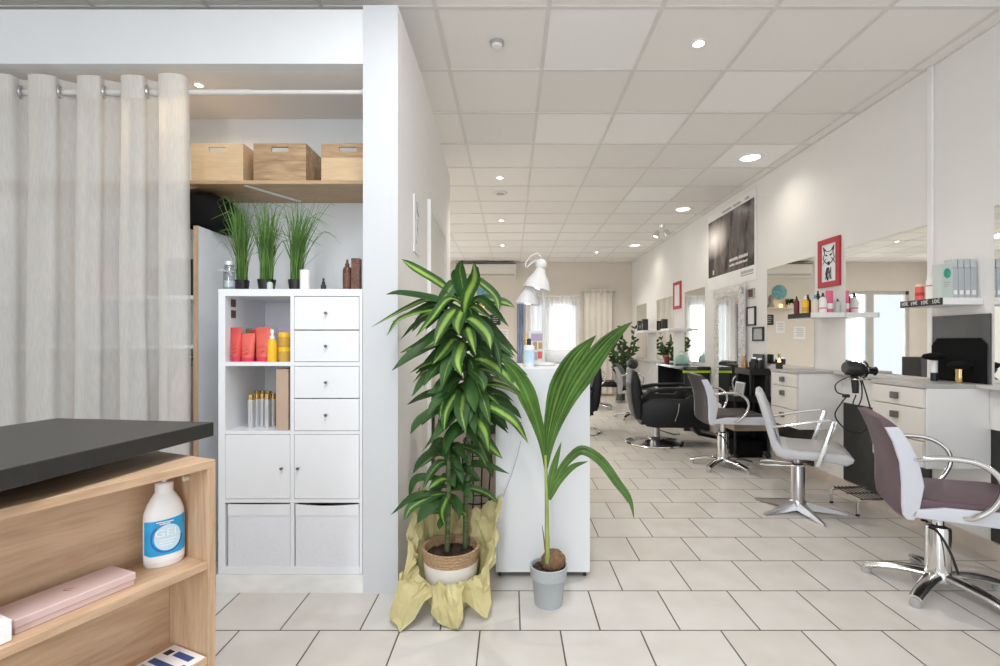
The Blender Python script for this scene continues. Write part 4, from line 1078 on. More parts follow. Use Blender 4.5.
# things in the open cubes
zs1 = kz(362) + .0005; zs2 = kz(431) + .0005
G = 'hair products in the upper open cube'
def px_thing(px, Y): return X_(px, Y)
def sachet(px, Y, z, w, h, body, cap, label):
    t = thing('cosmetic_tube', label, 'tube', (X_(px, Y), Y, z), group=G)
    b = MB(); r = w / 2
    def fn(u, v):
        a = 2 * PI * u
        return Vector((r * math.cos(a) * (.86 + .14 * v), .022 * math.sin(a) * (1 - .9 * v), h * .14 + h * .86 * v))
    b.grid(fn, 20, 8); b.build('tube_body', body, t, True)
    MB().lathe([(0, 0), (r * .8, 0), (r * .86, h * .14), (0, h * .14)], n=20, sy=.7).build('cap', cap, t, True)
    wv = MB(); 
    for q in range(2): wv.tube([(r * .55 * (i / 6 - .5) * 2, -.024 + .008 * q, h * (.3 + .12 * q) + .006 * math.sin(i * 1.7 + q)) for i in range(7)], .0022, 5)
    wv.build('pale_print', 'coral_tube', t)
sachet(236.3, 2.425, zs1, .056, .168, 'orange_tube', 'hot_red', 'tall orange red tube at the open side of the upper cube')
sachet(248, 2.43, zs1, .070, .140, 'coral_tube', 'hot_red', 'shorter coral and red tube standing in front')
sachet(263.5, 2.44, zs1, .080, .170, 'coral_tube', 'hot_red', 'wide coral red tube beside the yellow spray bottle')
sachet(256.5, 2.53, zs1, .060, .160, 'orange_tube', 'hot_red', 'orange red tube half hidden behind the others')
sachet(250.5, 2.56, zs1, .05, .165, 'bronze', 'brown_bottle', 'brown tube half hidden behind the coral tube')
t = thing('spray_bottle', 'slim yellow spray bottle with a white pump', 'bottle', (X_(272.3, 2.425), 2.425, zs1), group=G)
MB().lathe([(0, 0), (.021, 0), (.023, .006), (.023, .085), (.018, .105), (.011, .112), (0, .112)], n=20).build('bottle_body', 'yellow', t, True)
MB().lathe([(.012, .112), (.012, .125), (.007, .128), (.007, .14), (.010, .142), (.008, .158), (0, .16)], n=14).build('pump', 'white_plastic', t, True)
for q, lb in ((0, 'amber jar at the bottom of the stacked pair in the upper cube'), (1, 'amber jar on top of the stacked pair in the upper cube')):
    t = thing('cosmetic_jar', lb, 'jar', (X_(284.7, 2.44), 2.44, zs1 + q * .0725), group=G)
    MB().lathe([(0, 0), (.026, 0), (.029, .008), (.029, .05), (0, .05)], n=22).build('jar_body', 'amber', t, True)
    MB().lathe([(0, .05), (.030, .05), (.030, .07), (.028, .072), (0, .072)], n=22).build('lid', 'yellow', t, True)
tag(MB().box((-.034, -.02, 0), (.034, .02, .178), .002).build('product_carton', 'lilac', loc=(X_(286, 2.57), 2.57, zs1)), 'lilac carton behind the amber jars', 'carton', G)
G2 = 'silver sprays in the lower open cube'
lbs = ['silver spray with gold cap, front row, at the open side', 'silver spray with gold cap, front row, second from the open side', 'silver spray with gold cap, front row, in the middle', 'silver spray with gold cap, front row, fourth from the open side', 'silver spray with gold cap, front row, next to the beige box',
       'silver spray with gold cap, rear row, at the open side', 'silver spray with gold cap, rear row, in the middle', 'silver spray with gold cap, rear row, next to the beige box']
first = None
for i, (px, Y) in enumerate(((251, 2.47), (256.5, 2.51), (262.5, 2.52), (267.5, 2.49), (273, 2.52), (257, 2.64), (263, 2.65), (269, 2.64))):
    z = zs2
    if first is None:
        t = first = thing('silver_spray', lbs[0], 'spray bottle', (X_(px, Y), Y, z), group=G2)
        MB().lathe([(0, 0), (.0135, 0), (.0145, .004), (.0145, .140), (0, .140)], n=18).build('spray_body', 'silver', t, True)
        MB().lathe([(.0147, .140), (.0147, .145), (.0135, .146), (.0135, .168), (0, .170)], n=18).build('cap', 'gold', t, True)
    else: copy_tree(first, (X_(px, Y), Y, z), label=lbs[i])
tag(MB().box((-.030, -.02, 0), (.030, .30, .300), .002).build('beige_carton', 'beige_box', loc=(X_(284, 2.42), 2.42, zs2)), 'tall beige carton in the lower open cube', 'carton')
bottle(X_(275.8, 2.55), 2.55, zs2, .014, .12, 'purple_pack', 'purple_pack', 'small purple bottle between the sprays and the beige carton')
# little brown bottle decals inside upper cube: two small brown vials standing on the cube's side clip
for q, (pz, lb) in enumerate(((299, 'upper tiny brown sticker on the inner side of the upper cube'), (310, 'lower tiny brown sticker on the inner side of the upper cube'))):
    tag(MB().box((0, -.02, 0), (.002, .02, .038)).build('sticker', 'brown_box', loc=(kx(225) + .0005, 2.45, Z_(pz + 8, 2.45))), lb, 'sticker')

# on top of the unit
zt_ = ztop + .0005
def grass_pot(px0, px1, Y, label, seed, hgt=.40, sway=0):
    x = X_((px0 + px1) / 2, Y); r = (px1 - px0) / 2 / F * Y
    t = thing('grass_pot', label, 'potted grass', (x, Y, zt_), group='artificial grass pots on the shelving unit')
    MB().lathe([(0, 0), (r * .8, 0), (r, .062), (r * .93, .062), (r * .88, .05), (0, .05)], n=20).build('pot', 'black', t, True)
    b = MB(); rg_ = random.Random(seed)
    for i in range(150):
        a = rg_.uniform(0, 2 * PI); q = rg_.uniform(0, r * .7)
        h = hgt * rg_.uniform(.6, 1.09) * (1.0 if rg_.random() < .8 else .7)
        lean = rg_.gauss(0, .042) + sway * rg_.random() ** 2; dp = rg_.gauss(0, .03)
        p0 = Vector((q * math.cos(a), q * math.sin(a), .05))
        p1 = p0 + Vector((lean * .25, dp * .25, h * .5)); p2 = p0 + Vector((lean, dp, h))
        pts = [p0, p1, p2]
        if rg_.random() < .16:
            s = 1 if lean > 0 else -1
            pts.append(p2 + Vector((s * rg_.uniform(.03, .1), dp, -rg_.uniform(.0, .06))))
        b.leaf(pts, rg_.uniform(.004, .0075), n=8, hint=(rg_.uniform(-.5, .5), -1, .1), prof=lambda t: (1 - t) ** .55)
    b.open = True
    b.build('grass_blades', 'grass_leaf', t)
    return t
grass_pot(235, 249, 2.55, 'black pot of tall artificial grass behind the glass jar', 1, .41, -.05)
grass_pot(258, 275.5, 2.52, 'black pot of tall artificial grass, middle of the three', 2, .39)
grass_pot(288.5, 304, 2.53, 'black pot of tall artificial grass behind the white candle', 3, .40, .09)
t = thing('glass_jar', 'clear glass jar with a grey ribbon on the shelving unit', 'jar', (X_(229.5, 2.43), 2.43, zt_))
MB().lathe([(0, 0), (.026, 0), (.028, .01), (.028, .10), (.022, .115), (.022, .122), (.020, .122), (.020, .112), (.025, .10), (.025, .012), (0, .012)], n=22).build('jar_body', 'clear_jar', t, True)
MB().lathe([(0, .122), (.025, .122), (.025, .14), (0, .142)], n=22).build('lid', 'silver', t, True)
MB().lathe([(0, .013), (.0235, .013), (.0235, .045), (0, .045)], n=18).build('white_salts', 'white_plastic', t, True)
rb = MB().lathe([(.0285, .085), (.0285, .093)], n=22, cap=False); rb.leaf([(0, -.028, .09), (-.03, -.035, .098), (-.048, -.035, .082)], .014, n=5); rb.leaf([(0, -.028, .09), (.025, -.036, .08), (.03, -.036, .06)], .012, n=5)
rb.open = True; rb.build('ribbon', 'mid_grey', t)
t = thing('pillar_candle', 'white pillar candle standing before the grass', 'candle', (X_(305, 2.44), 2.44, zt_))
MB().lathe([(0, 0), (.023, 0), (.024, .003), (.024, .098), (.021, .1), (0, .096)], n=24).build('wax', 'white_plastic', t, True)
MB().cyl((0, 0, .094), (.001, 0, .106), .0012, n=6).build('wick', 'ink', t)
bottle(X_(270, 2.43), 2.43, zt_, .014, .05, 'mint_card', 'grass_leaf', 'tiny pale green bottle before the middle grass pot')
t = thing('dropper_bottle', 'small black dropper bottle on the shelving unit', 'bottle', (X_(323.5, 2.45), 2.45, zt_))
MB().lathe([(0, 0), (.012, 0), (.013, .004), (.013, .026), (.007, .032), (0, .032)], n=16).build('bottle_body', 'ink', t, True)
MB().lathe([(.008, .032), (.008, .042), (.005, .045), (.005, .06), (0, .062)], n=12).build('dropper', 'black', t, True)
bottle(X_(347.3, 2.46), 2.46, zt_, .0215, .155, 'brown_bottle', 'brown_bottle', 'brown glass bottle standing beside the brown carton', band=('brown_box', .12, .55), kind='bottle')
t = thing('brown_carton', 'brown printed carton at the partition end of the unit', 'carton', (X_(356.5, 2.46), 2.46, zt_))
MB().box((-.021, -.02, 0), (.021, .02, .16), .002).build('carton', 'brown_box', t)

# wood shelf with three crates
t = thing('niche_shelf', 'wooden shelf board high in the niche carrying wooden crates', 'shelf', (0, 2.60, 0))
MB().box((-2.9, 0, 2.053), (PX0 - .002, .36, 2.073), .002, 1).build('board', 'shelf_wood', t)
brk = MB().box((-.012, 0, -.004), (.012, .34, 0), mtx=Matrix.Translation((-1.42, .02, 2.0525)) @ Matrix.Rotation(-.50, 4, 'Z'))
brk.build('metal_strap', 'white_plastic', t)
def crate(x0, x1, label, m, band=False):
    t = thing('wooden_crate', label, 'crate', ((x0 + x1) / 2, 2.605, 2.0735), group='wooden crates on the niche shelf')
    w = (x1 - x0) / 2; h = .198; d = .21; th = .011
    f = MB()   # front with a slot handle
    f.box((-w, 0, 0), (w, th, h - .046)); f.box((-w, 0, h - .02), (w, th, h))
    f.box((-w, 0, h - .046), (-.046, th, h - .02)); f.box((.046, 0, h - .046), (w, th, h - .02))
    f.build('front_panel', m, t)
    b = MB().box((-w, d - th, 0), (w, d, h)); b.build('rear_panel', m, t)
    for s in (-1, 1): MB().box((s * w - (th if s > 0 else 0), th, 0), (s * w + (th if s < 0 else 0), d - th, h)).build('side_panel', m, t)
    MB().box((-w + th, th, 0), (w - th, d - th, .008)).build('floor_panel', m, t)
    if band: MB().box((-w, -.002, h - .075), (-.046, 0, h)).box((.046, -.002, h - .075), (w, 0, h)).box((-.046, -.002, h - .075), (.046, 0, h - .046)).box((-.046, -.002, h - .02), (.046, 0, h)).build('rail_strip', 'box_wood_dark', t)
crate(-1.70, -1.424, 'plain pale wooden crate next to the curtain', 'box_wood')
crate(-1.369, -1.090, 'wooden crate with dark swirling grain, middle of the row', 'box_wood_dark')
crate(-1.008, -.729, 'pale wooden crate with a darker top band, by the partition', 'box_wood', True)

# wardrobe behind the curtain
t = thing('open_wardrobe', 'white open wardrobe with beech edges behind the sheer curtain', 'wardrobe', (0, 2.57, 0))
wx0, wx1, wz = -3.0, -1.643, 1.825
for x in (wx1, -2.3, wx0):
    MB().box((x - .022, .004, 0), (x, .37, wz)).build('side_panel', 'white_lacquer', t)
    MB().box((x - .023, 0, 0), (x + .001, .004, wz)).build('edge_strip', 'beech_edge', t)
for z in (.1, .55, 1.46, 1.20):
    if z == .55: continue
    MB().box((wx0, .01, z - .02), (wx1 - .022, .37, z)).build('shelf_board', 'white_lacquer', t)
MB().box((wx0, .36, 0), (wx1 - .022, .375, wz)).build('rear_panel', 'white_lacquer', t)
MB().cyl((wx0, .17, 1.13), (wx1 - .022, .17, 1.13), .012, n=10).build('hanging_rail', 'steel', t, True)
G3 = 'clothes on the wardrobe rail'
for i, (x, m, lb) in enumerate(((-1.79, 'pink_cloth', 'pale pink garment hanging at the curtain edge'), (-1.895, 'charcoal_vinyl', 'dark garment hanging beside the pink one'), (-2.0, 'white_vinyl', 'white garment hanging third on the rail'), (-2.105, 'mid_grey', 'grey garment hanging deepest behind the curtain'))):
    t = thing('hanging_garment', lb, 'garment', (x, 2.735, 0), group=G3)
    g_ = MB()
    rg_ = random.Random(i)
    def fn(u, v):
        a = 2 * PI * u; w = .034 + .008 * math.sin(a * 3 + i) + .006 * v
        top = 1.09 - .10 * abs(math.sin(a)) * 0
        z = 1.08 - v * .62
        return Vector((w * math.cos(a) * (1 + .2 * math.sin(v * 9 + a * 2)), (.06 + .10 * min(1, v * 6)) * math.sin(a), z))
    g_.grid(fn, 28, 14); g_.open = True; g_.build('fabric', m, t, True)
    MB().tube(sp([(0, .0, 1.08), (0, 0, 1.14), (0, .02, 1.155), (0, .03, 1.14)], 14), .003, 6).build('hanger_hook', 'steel', t, True)
t = thing('black_bag', 'black bag with a grey strap lying on the wardrobe', 'bag', (-1.70, 2.76, wz + .0005))
bg = MB()
def fn(u, v):
    a = 2 * PI * u; e = (v - .5) * PI
    s = lambda c, p: math.copysign(abs(c) ** p, c)
    return Vector((.155 * s(math.cos(e), .5) * s(math.cos(a), .6) - .05 * math.sin(e) , .13 * s(math.cos(e), .5) * s(math.sin(a), .6), .106 + .106 * s(math.sin(e), .7)))
bg.grid(fn, 28, 14); bg.build('bag_body', 'black_matte', t, True)
MB().tube(sp([(-.12, -.135, .02), (-.13, -.15, .12), (-.08, -.14, .2), (0, -.1, .24)], 16), .012, 8, flat=(1, .3)).build('strap', 'grey_plastic', t, True)
tag(MB().box((-.10, -.12, 0), (.10, .12, .2), .01).build('dark_box', 'ink', loc=(-1.79, 2.74, 1.4605)), 'dark box on the upper wardrobe shelf', 'box')
tag(MB().box((-.15, -.12, 0), (.15, .12, .16), .01).build('pink_box', 'pink_cloth', loc=(-2.1, 2.74, 1.4605)), 'pale pink box on the upper wardrobe shelf behind the curtain', 'box')

# curtain on its rod
RY, RZ = 2.445, 2.46
t = thing('sheer_curtain', 'sheer off-white eyelet curtain drawn across the niche', 'curtain', (0, RY, 0))
cx0, cx1 = -3.15, -1.605
FOLDS = [0, .115, .21, .30, .425, .515, .645, .755, .84, .965, 1.06, 1.18, 1.29, 1.38, 1.50]   # crossings of the rod, from the free edge
cm = MB()
def cfn(u, v, off=0.0):
    s_ = 1.5 * (1 - u)
    k_ = 0
    while k_ < len(FOLDS) - 2 and s_ > FOLDS[k_ + 1]: k_ += 1
    a_, b_ = FOLDS[k_], FOLDS[k_ + 1]
    q = min(1.0, max(0.0, (s_ - a_) / (b_ - a_)))
    sgn = -1 if k_ % 2 == 0 else 1          # bulges towards the room, then back
    hgt = .62 * (b_ - a_) * (1 + .25 * noise.noise(Vector((k_ * 3.1, v * 1.6, 1))))
    y = sgn * hgt * (1.0 if sgn < 0 else .8) * math.sin(PI * q) ** .8 if 0 < q < 1 else 0.0
    drift = (1 - v)
    x = cx1 - s_ + .030 * sgn * math.sin(2 * PI * q) * (1 + .4 * drift) * -1
    x += .012 * drift * math.sin(s_ * 9 + 2 * v) + .004 * noise.noise(Vector((s_ * 30, v * 3, 0)))
    y += .006 * noise.noise(Vector((s_ * 26, v * 4, 5))) * (1 + drift)
    ztop_ = RZ + .064 + .006 * sgn * math.sin(PI * q)
    return Vector((x, y + off, .015 + (ztop_ - .015) * v))
cm.grid(lambda u, v: cfn(u, v), 420, 30); cm.open = True
cm.build('cloth', 'sheer_curtain', t, True, ang=180)
hm = MB(); hm.grid(lambda u, v: cfn(u, .955 + .045 * v, -.003), 420, 2); hm.open = True; hm.build('header_band', 'sheer_curtain', t, True, ang=180)
for k_, f_ in enumerate(FOLDS[:-1]):
    if k_ == 0: continue
    xx = cx1 - f_
    MB().tube([(xx + .016 * math.cos(a) * (1 if k_ % 2 else -1), .027 * math.cos(a), RZ + .029 * math.sin(a)) for a in [2 * PI * i / 18 for i in range(18)]], .006, 6, closed=True).build('eyelet', 'steel', t, True)
t = thing('curtain_rod', 'white tension rod under the niche ceiling holding the curtain', 'curtain rod', (0, RY, RZ))
MB().cyl((-3.3, 0, 0), (-1.3, 0, 0), .0135, n=16).build('outer_tube', 'lamp_white', t, True)
MB().cyl((-1.3, 0, 0), (PX0 - .01, 0, 0), .0115, n=16).build('inner_tube', 'lamp_white', t, True)
MB().lathe([(0, 0), (.022, 0), (.022, .012), (.014, .03), (0, .03)], n=18, mtx=Matrix.Translation((PX0 - .001, 0, 0)) @ Matrix.Rotation(-PI / 2, 4, 'Y')).build('end_cap', 'lamp_white', t, True)

# ------------------------------------------------------------------ reception counter
u = Vector((-.407, -.913, 0)).normalized(); nn = Vector((-u.y, u.x, 0))  # along the front (towards viewer), and to the back
if nn.x > 0: nn = -nn
A0 = Vector((-.738, 1.225, 0))
zb_ = .924
ang = math.atan2(-u.y, -u.x)   # local +x points to the far end
t = thing('reception_counter', 'oak shelf counter topped by a black slab in the corner', 'reception counter', (A0.x, A0.y, 0), ang)
# local frame: x along the front (0 at the far end, negative towards the viewer), y = into the body (left)
LEN, DEP, TH = 1.5, .34, .02
def cbox(lo, hi, name, m, bev=.001): return MB().box(lo, hi, bev, 1).build(name, m, t)
cbox((-TH, 0, 0), (0, DEP, zb_ - TH), 'end_panel', 'oak_v')
cbox((-LEN, 0, zb_ - TH), (0, DEP, zb_), 'top_board', 'oak')
cbox((-LEN, 0, 0), (-LEN + TH, DEP, zb_ - TH), 'end_panel', 'oak')
SZ1, SZ2 = .676, .442
cbox((-LEN + TH, 0.002, SZ1 - .019), (-TH, .15, SZ1), 'shelf_board', 'oak')
cbox((-LEN + TH, 0.002, SZ2 - .019), (-TH, .15, SZ2), 'shelf_board', 'oak')
cbox((-LEN + TH, 0.002, .06), (-TH, .15, .08), 'shelf_board', 'oak')
cbox((-LEN + TH, .15, 0), (-TH, .168, zb_ - TH), 'rear_board', 'oak')
MB().lathe([(0, 0), (.007, 0), (.007, .012), (0, .014)], n=10, mtx=Matrix.Translation((-.021, .075, .875)) @ Matrix.Rotation(-PI / 2, 4, 'Y')).build('cam_fitting', 'cream', t)
# black slab, turned a little against the body
R = Vector((-.808, 1.331, 0)); u2 = Vector((-.066, -.493, 0)).normalized(); n2 = Vector((-.489, .069, 0)).normalized()
inv = Matrix.Translation(A0) @ Matrix.Rotation(ang, 4, 'Z'); inv = inv.inverted()
poly = [inv @ p for p in (R, R + n2 * .494, R + n2 * .494 + u2 * 1.35, R + u2 * 1.35)]
MB().prism([(p.x, p.y) for p in poly], 'z', .962, 1.0, .0015, 1).build('counter_slab', 'desk_black', t)
for q in (-.3, -.95): MB().box((q - .1, .20, zb_), (q + .1, .32, .962)).build('spacer_block', 'black', t)

def on_counter(lx, ly): 
    v = inv.inverted() @ Vector((lx, ly, 0)); return (v.x, v.y)
# gel bottle
gx, gy = on_counter(-.068, .092)
t = thing('gel_bottle', 'white pump bottle with a blue gel label on the counter shelf', 'bottle', (gx, gy, SZ1 + .0005), ang - math.radians(22))
GB = [(0, 0), (.040, 0), (.043, .006), (.0445, .02), (.0445, .122), (.043, .137), (.036, .158), (.024, .180), (.0175, .188), (.017, .192), (0, .192)]
t.scale = (.95, .95, .945)
MB().lathe(GB, n=32, sy=.62).build('bottle_body', 'white_plastic', t, True)
MB().lathe([(.020, .186), (.020, .208), (.017, .211), (0, .211)], n=24).build('collar', 'white_plastic', t, True)
pu = MB().lathe([(.006, .211), (.006, .219), (.010, .220), (.010, .232), (0, .233)], n=16); pu.box((-.006, -.032, .222), (.006, 0, .231), .002)
pu.build('pump', 'white_plastic', t, True)
def wrap(a, z, r=.0447): return Vector((r * math.sin(a), -r * .62 * math.cos(a), z))
lb = MB(); lb.grid(lambda uu, vv: wrap(-1.25 + 2.5 * uu, .030 + (.088 + .008 * uu * uu) * vv, .0451), 26, 10); lb.open = True
lab = lb.build('blue_label', 'blue_label', t, True)
rgm = MB()
rgm.grid(lambda uu, vv: wrap(.10 + (.60) * math.sqrt(vv) * math.cos(2 * PI * uu) * 1.12, .074 + .033 * math.sqrt(vv) * math.sin(2 * PI * uu), .0455), 36, 6); rgm.open = True
rgm.build('pale_oval', 'pale_blue', lab, True)
rgm = MB(); rgm.grid(lambda uu, vv: wrap(.06 + (.66 + .1 * vv) * math.cos(2.3 + 4.0 * uu) * 1.1, .074 + (.034 + .004 * vv) * math.sin(2.3 + 4.0 * uu), .0458), 36, 2); rgm.open = True
rgm.build('blue_swirl', 'deep_blue', lab, True)
rgm = MB(); rgm.grid(lambda uu, vv: wrap(-1.25 + 2.5 * uu, .014 + .022 * vv * (1 - .5 * math.sin(PI * uu)), .0454), 26, 2); rgm.open = True
rgm.build('white_foot_band', 'white_plastic', lab, True)
me = text_mesh('GEL', .026, .0003); me.materials.append(M['white_plastic'])
for v in me.vertices:
    a, z = v.co.x / .036 + .08, v.co.y; off = v.co.z
    v.co = wrap(a, .086 + z, .0462 + off)
o = bpy.data.objects.new('gel_lettering', me); C.objects.link(o); o.parent = lab
for a0, a1, z in ((-.45, .35, .113), (-.3, .2, .1085), (-.3, .5, .068), (-.3, .4, .061), (-.25, .3, .054)):
    tm = MB(); tm.grid(lambda uu, vv: wrap(a0 + (a1 - a0) * uu, z + .0025 * vv, .0462), 10, 1)
    tm.open = True; tm.build('print_line', 'white_plastic', lab)
# boxes and leaflet on the counter shelves
bx, by = on_counter(-.268, .078)
t = thing('flat_box', 'long flat pale pink box on the counter shelf', 'box', (bx, by, SZ1 + .0005), ang + .03)
MB().box((-.098, -.042, 0), (.105, .042, .016), .001, 1).build('box_base', 'pink_card', t)
MB().box((-.10, -.044, .012), (.107, .044, .028), .0015, 1).build('box_lid', 'pink_card', t)
lg = MB().tube([(.004 + .007 * math.cos(a * 1.3), -.002 + .009 * math.sin(a), .0284) for a in [2 * PI * i / 14 for i in range(12)]], .0007, 4).build('gold_emblem', 'bronze', t)
bx, by = on_counter(-.445, .066)
t = thing('white_box', 'white printed box at the near end of the counter shelf', 'box', (bx, by, SZ1 + .0005), ang)
MB().box((-.10, -.052, 0), (.07, .05, .04), .002, 1).build('carton', 'white_card', t)
tm = MB()
for q in range(6): tm.box((-.09, -.04 + q * .013, .0401), (.05 - .02 * (q % 3), -.036 + q * .013, .0406))
tm.build('print', 'mid_grey', t)
bx, by = on_counter(-.10, .062)
t = thing('leaflet', 'white and blue printed leaflet on the lower counter shelf', 'leaflet', (bx, by, SZ2 + .0005), ang)
MB().box((-.10, -.058, 0), (.075, .06, .002)).build('paper', 'white_card', t)
for a, m in ((((.045, -.040), (.062, .02)), 'navy'), (((.005, -.045), (.022, .05)), 'navy'), (((-.045, -.045), (-.004, .05)), 'mid_grey'), (((.040, .03), (.058, .05)), 'ink'), (((-.09, -.045), (-.055, .05)), 'navy'), (((.026, -.05), (.034, -.042)), 'dark_red')):
    MB().box((a[0][0], a[0][1], .002), (a[1][0], a[1][1], .0025)).build('print_block', m, t)

# ------------------------------------------------------------------ white rolling desk and what stands on it
DY = 2.52
t = thing('rolling_desk', 'white rolling desk on small black casters behind the plants', 'desk', (.167, DY, 0))
hx, dt = .2395, 1.081
MB().box((-hx, 0, .03), (hx, .02, dt), .003).build('front_panel', 'white_lacquer', t)
MB().box((-hx - .006, .0, .03), (-hx, .55, dt)).build('edge_strip', 'white_lacquer', t)
MB().box((-hx, .02, dt - .03), (hx, .56, dt), .003).build('top_board', 'white_lacquer', t)
MB().box((-hx, .53, .03), (hx, .55, dt - .03)).build('rear_panel', 'white_lacquer', t)
for s in (-1, 1): MB().box((s * (hx - .01) - .01, .02, .03), (s * (hx - .01) + .01, .53, dt - .03)).build('side_panel', 'white_lacquer', t)
for x in (-.225, .215):
    for y in (.03, .5):
        MB().lathe([(0, -.008), (.014, -.008), (.014, .008), (0, .008)], n=16, mtx=Matrix.Translation((x, y, .0145)) @ Matrix.Rotation(PI / 2, 4, 'Y')).build('caster', 'black', t, True)
MB().tube(sp([P(521, 441, DY - .004) - Vector(t.location), P(514, 467, DY - .004) - Vector(t.location), P(503, 497, DY - .004) - Vector(t.location)], 12), .0018, 5).build('cable', 'frost', t, True)
LY = 2.80
lx = X_(543.5, LY)
t = thing('desk_lamp', 'white two-headed desk lamp standing on the white desk', 'lamp', (lx, LY, dt + .0005))
def lp(px, py): return P(px, py, LY) - Vector(t.location)
MB().lathe([(0, 0), (.065, 0), (.07, .006), (.06, .016), (.012, .02), (0, .02)], n=28).build('lamp_base', 'lamp_white', t, True)
MB().tube([(0, 0, .015), lp(544, 305), lp(542, 266)], .0085, 10).build('pole', 'lamp_white', t, True)
def shade(p0, p1, r0, r1, nm):
    d_ = (p1 - p0); q = Vector((0, 0, 1)).rotation_difference(d_.normalized()).to_matrix().to_4x4(); L_ = d_.length
    s_ = MB().lathe([(r0 * .5, 0), (r0, .004), (r0 * 1.25, L_ * .25), (r1 * .78, L_ * .6), (r1, L_), (r1 * .97, L_), (r1 * .72, L_ * .6), (r0 * 1.1, L_ * .25), (r0 * .6, .006)], n=28, mtx=Matrix.Translation(p0) @ q, cap=False)
    s_.open = True
    o = s_.build(nm, 'lamp_white', t, True)
    MB().lathe([(0, 0), (.016, .004), (.022, .022), (.016, .04), (0, .044)], n=16, mtx=Matrix.Translation(p1 - d_.normalized() * .04) @ q).build('bulb', 'lamp_glow', o, True)
    return o
shade(lp(541, 268), lp(536.5, 289), .026, .080, 'lamp_shade')
s2 = shade(lp(530.5, 286), lp(527.5, 304), .024, .068, 'lamp_shade')
MB().lathe([(0, -.02), (.026, -.02), (.034, 0), (.028, .022), (.012, .034), (0, .035)], n=20, mtx=Matrix.Translation(lp(541, 265))).build('joint', 'lamp_white', t, True)
MB().tube([lp(543.5, 291), lp(537, 291) + Vector((0, -.03, 0)), lp(531, 286)], .006, 8).build('arm', 'lamp_white', t, True)
MB().tube(sp([lp(541, 257), lp(537, 253.5), lp(530, 257), lp(525.5, 264), lp(527, 267), lp(533, 262), lp(538, 260)], 30), .004, 8).build('cable_loop', 'lamp_white', t, True)
by_ = 2.64
t = thing('lotion_bottle', 'pale blue labelled bottle with dark pump on the white desk', 'bottle', (X_(529, by_), by_, dt + .0005))
MB().lathe([(0, 0), (.027, 0), (.029, .005), (.029, .108), (.026, .113), (.012, .117), (0, .117)], n=24).build('bottle_body', 'white_card', t, True)
MB().lathe([(.0293, .02), (.0293, .09)], n=24, cap=False).build('label_band', 'pale_blue', t, True)
MB().lathe([(.011, .117), (.011, .147), (.007, .152), (0, .153)], n=14).build('cap', 'ink', t, True)
tag(MB().tube(sp([(-.10, 0, .04), (-.06, -.01, .045), (0, 0, .046), (.07, .01, .043), (.11, 0, .04)], 20), [.034] + [.042] * 19 + [.032], 16).build('rolled_towel', 'towel', smooth=True, loc=(X_(562, 2.95), 2.95, dt + .0005)), 'rolled white towel lying on the white desk', 'towel')
t = thing('brush_bottle', 'slim nail varnish bottle with gold neck on the white desk', 'bottle', (X_(526, 2.98), 2.98, dt + .0005))
MB().lathe([(0, 0), (.02, 0), (.022, .05), (.012, .07), (0, .07)], n=18).build('bottle_body', 'amber', t, True)
MB().lathe([(.011, .07), (.009, .17), (.004, .20), (0, .2)], n=14).build('cap', 'gold', t, True)
t = thing('magazine_stand', 'colourful printed card standing at the rear of the white desk', 'card', (X_(537.5, 3.03), 3.03, dt + .0005))
MB().box((-.05, 0, 0), (.05, .004, .20), mtx=Matrix.Rotation(-.08, 4, 'X')).build('card', 'white_card', t)
for a, m in (((-.03, .02, 0, .07), 'lilac'), ((.002, .03, .034, .075), 'coral_tube'), ((-.028, .085, -.002, .135), 'beige_box'), ((.006, .09, .034, .13), 'amber'), ((-.04, .14, .04, .185), 'lilac')):
    MB().box((a[0], -.0012, a[1]), (a[2], 0, a[3]), mtx=Matrix.Rotation(-.08, 4, 'X')).build('print_block', m, t)

# taupe cabinet and wire plant stand in the gap
t = thing('taupe_cabinet', 'taupe wooden cabinet in the gap behind the dracaena', 'cabinet', (-.30, 3.30, 0))
MB().box((-.215, 0, .05), (.30, .42, .93), .004).build('carcass', 'taupe', t)
for x0, x1 in ((-.21, .04), (.046, .295)):
    d_ = MB().box((x0, -.016, .06), (x1, -.001, .90), .002).build('door', 'taupe', t)
    MB().box((x0 + .10, -.03, .60), (x0 + .15, -.016, .66), .003).build('handle', 'ink', d_)
MB().box((-.2, .02, 0), (.28, .4, .05)).build('plinth', 'ink', t)
t = thing('wire_plant_stand', 'curled black wire stand between the dracaena and the white desk', 'plant stand', (-.20, 2.90, 0))
ws = MB()
for q in range(4):
    a = q * PI / 2 + .4
    ws.tube(sp([(.10 * math.cos(a), .10 * math.sin(a), .0), (.075 * math.cos(a), .075 * math.sin(a), .3), (.09 * math.cos(a), .09 * math.sin(a), .55), (.06 * math.cos(a + .4), .06 * math.sin(a + .4), .72)], 20), .005, 6)
ws.build('wire_leg', 'black', t, True)
for z in (.28, .52): MB().tube([(.08 * math.cos(2 * PI * i / 18), .08 * math.sin(2 * PI * i / 18), z) for i in range(18)], .004, 6, closed=True).build('wire_ring', 'black', t, True)
cu = MB()
for q in range(5):
    a = q * 1.3; z0 = .45 + .05 * q
    cu.tube(sp([(.07 * math.cos(a), .07 * math.sin(a), z0), (.10 * math.cos(a), -.06, z0 + .05), (.05 * math.cos(a + 1), -.08, z0 + .1), (.02, -.06, z0 + .06)], 16), .0035, 6)
cu.build('wire_scroll', 'black', t, True)

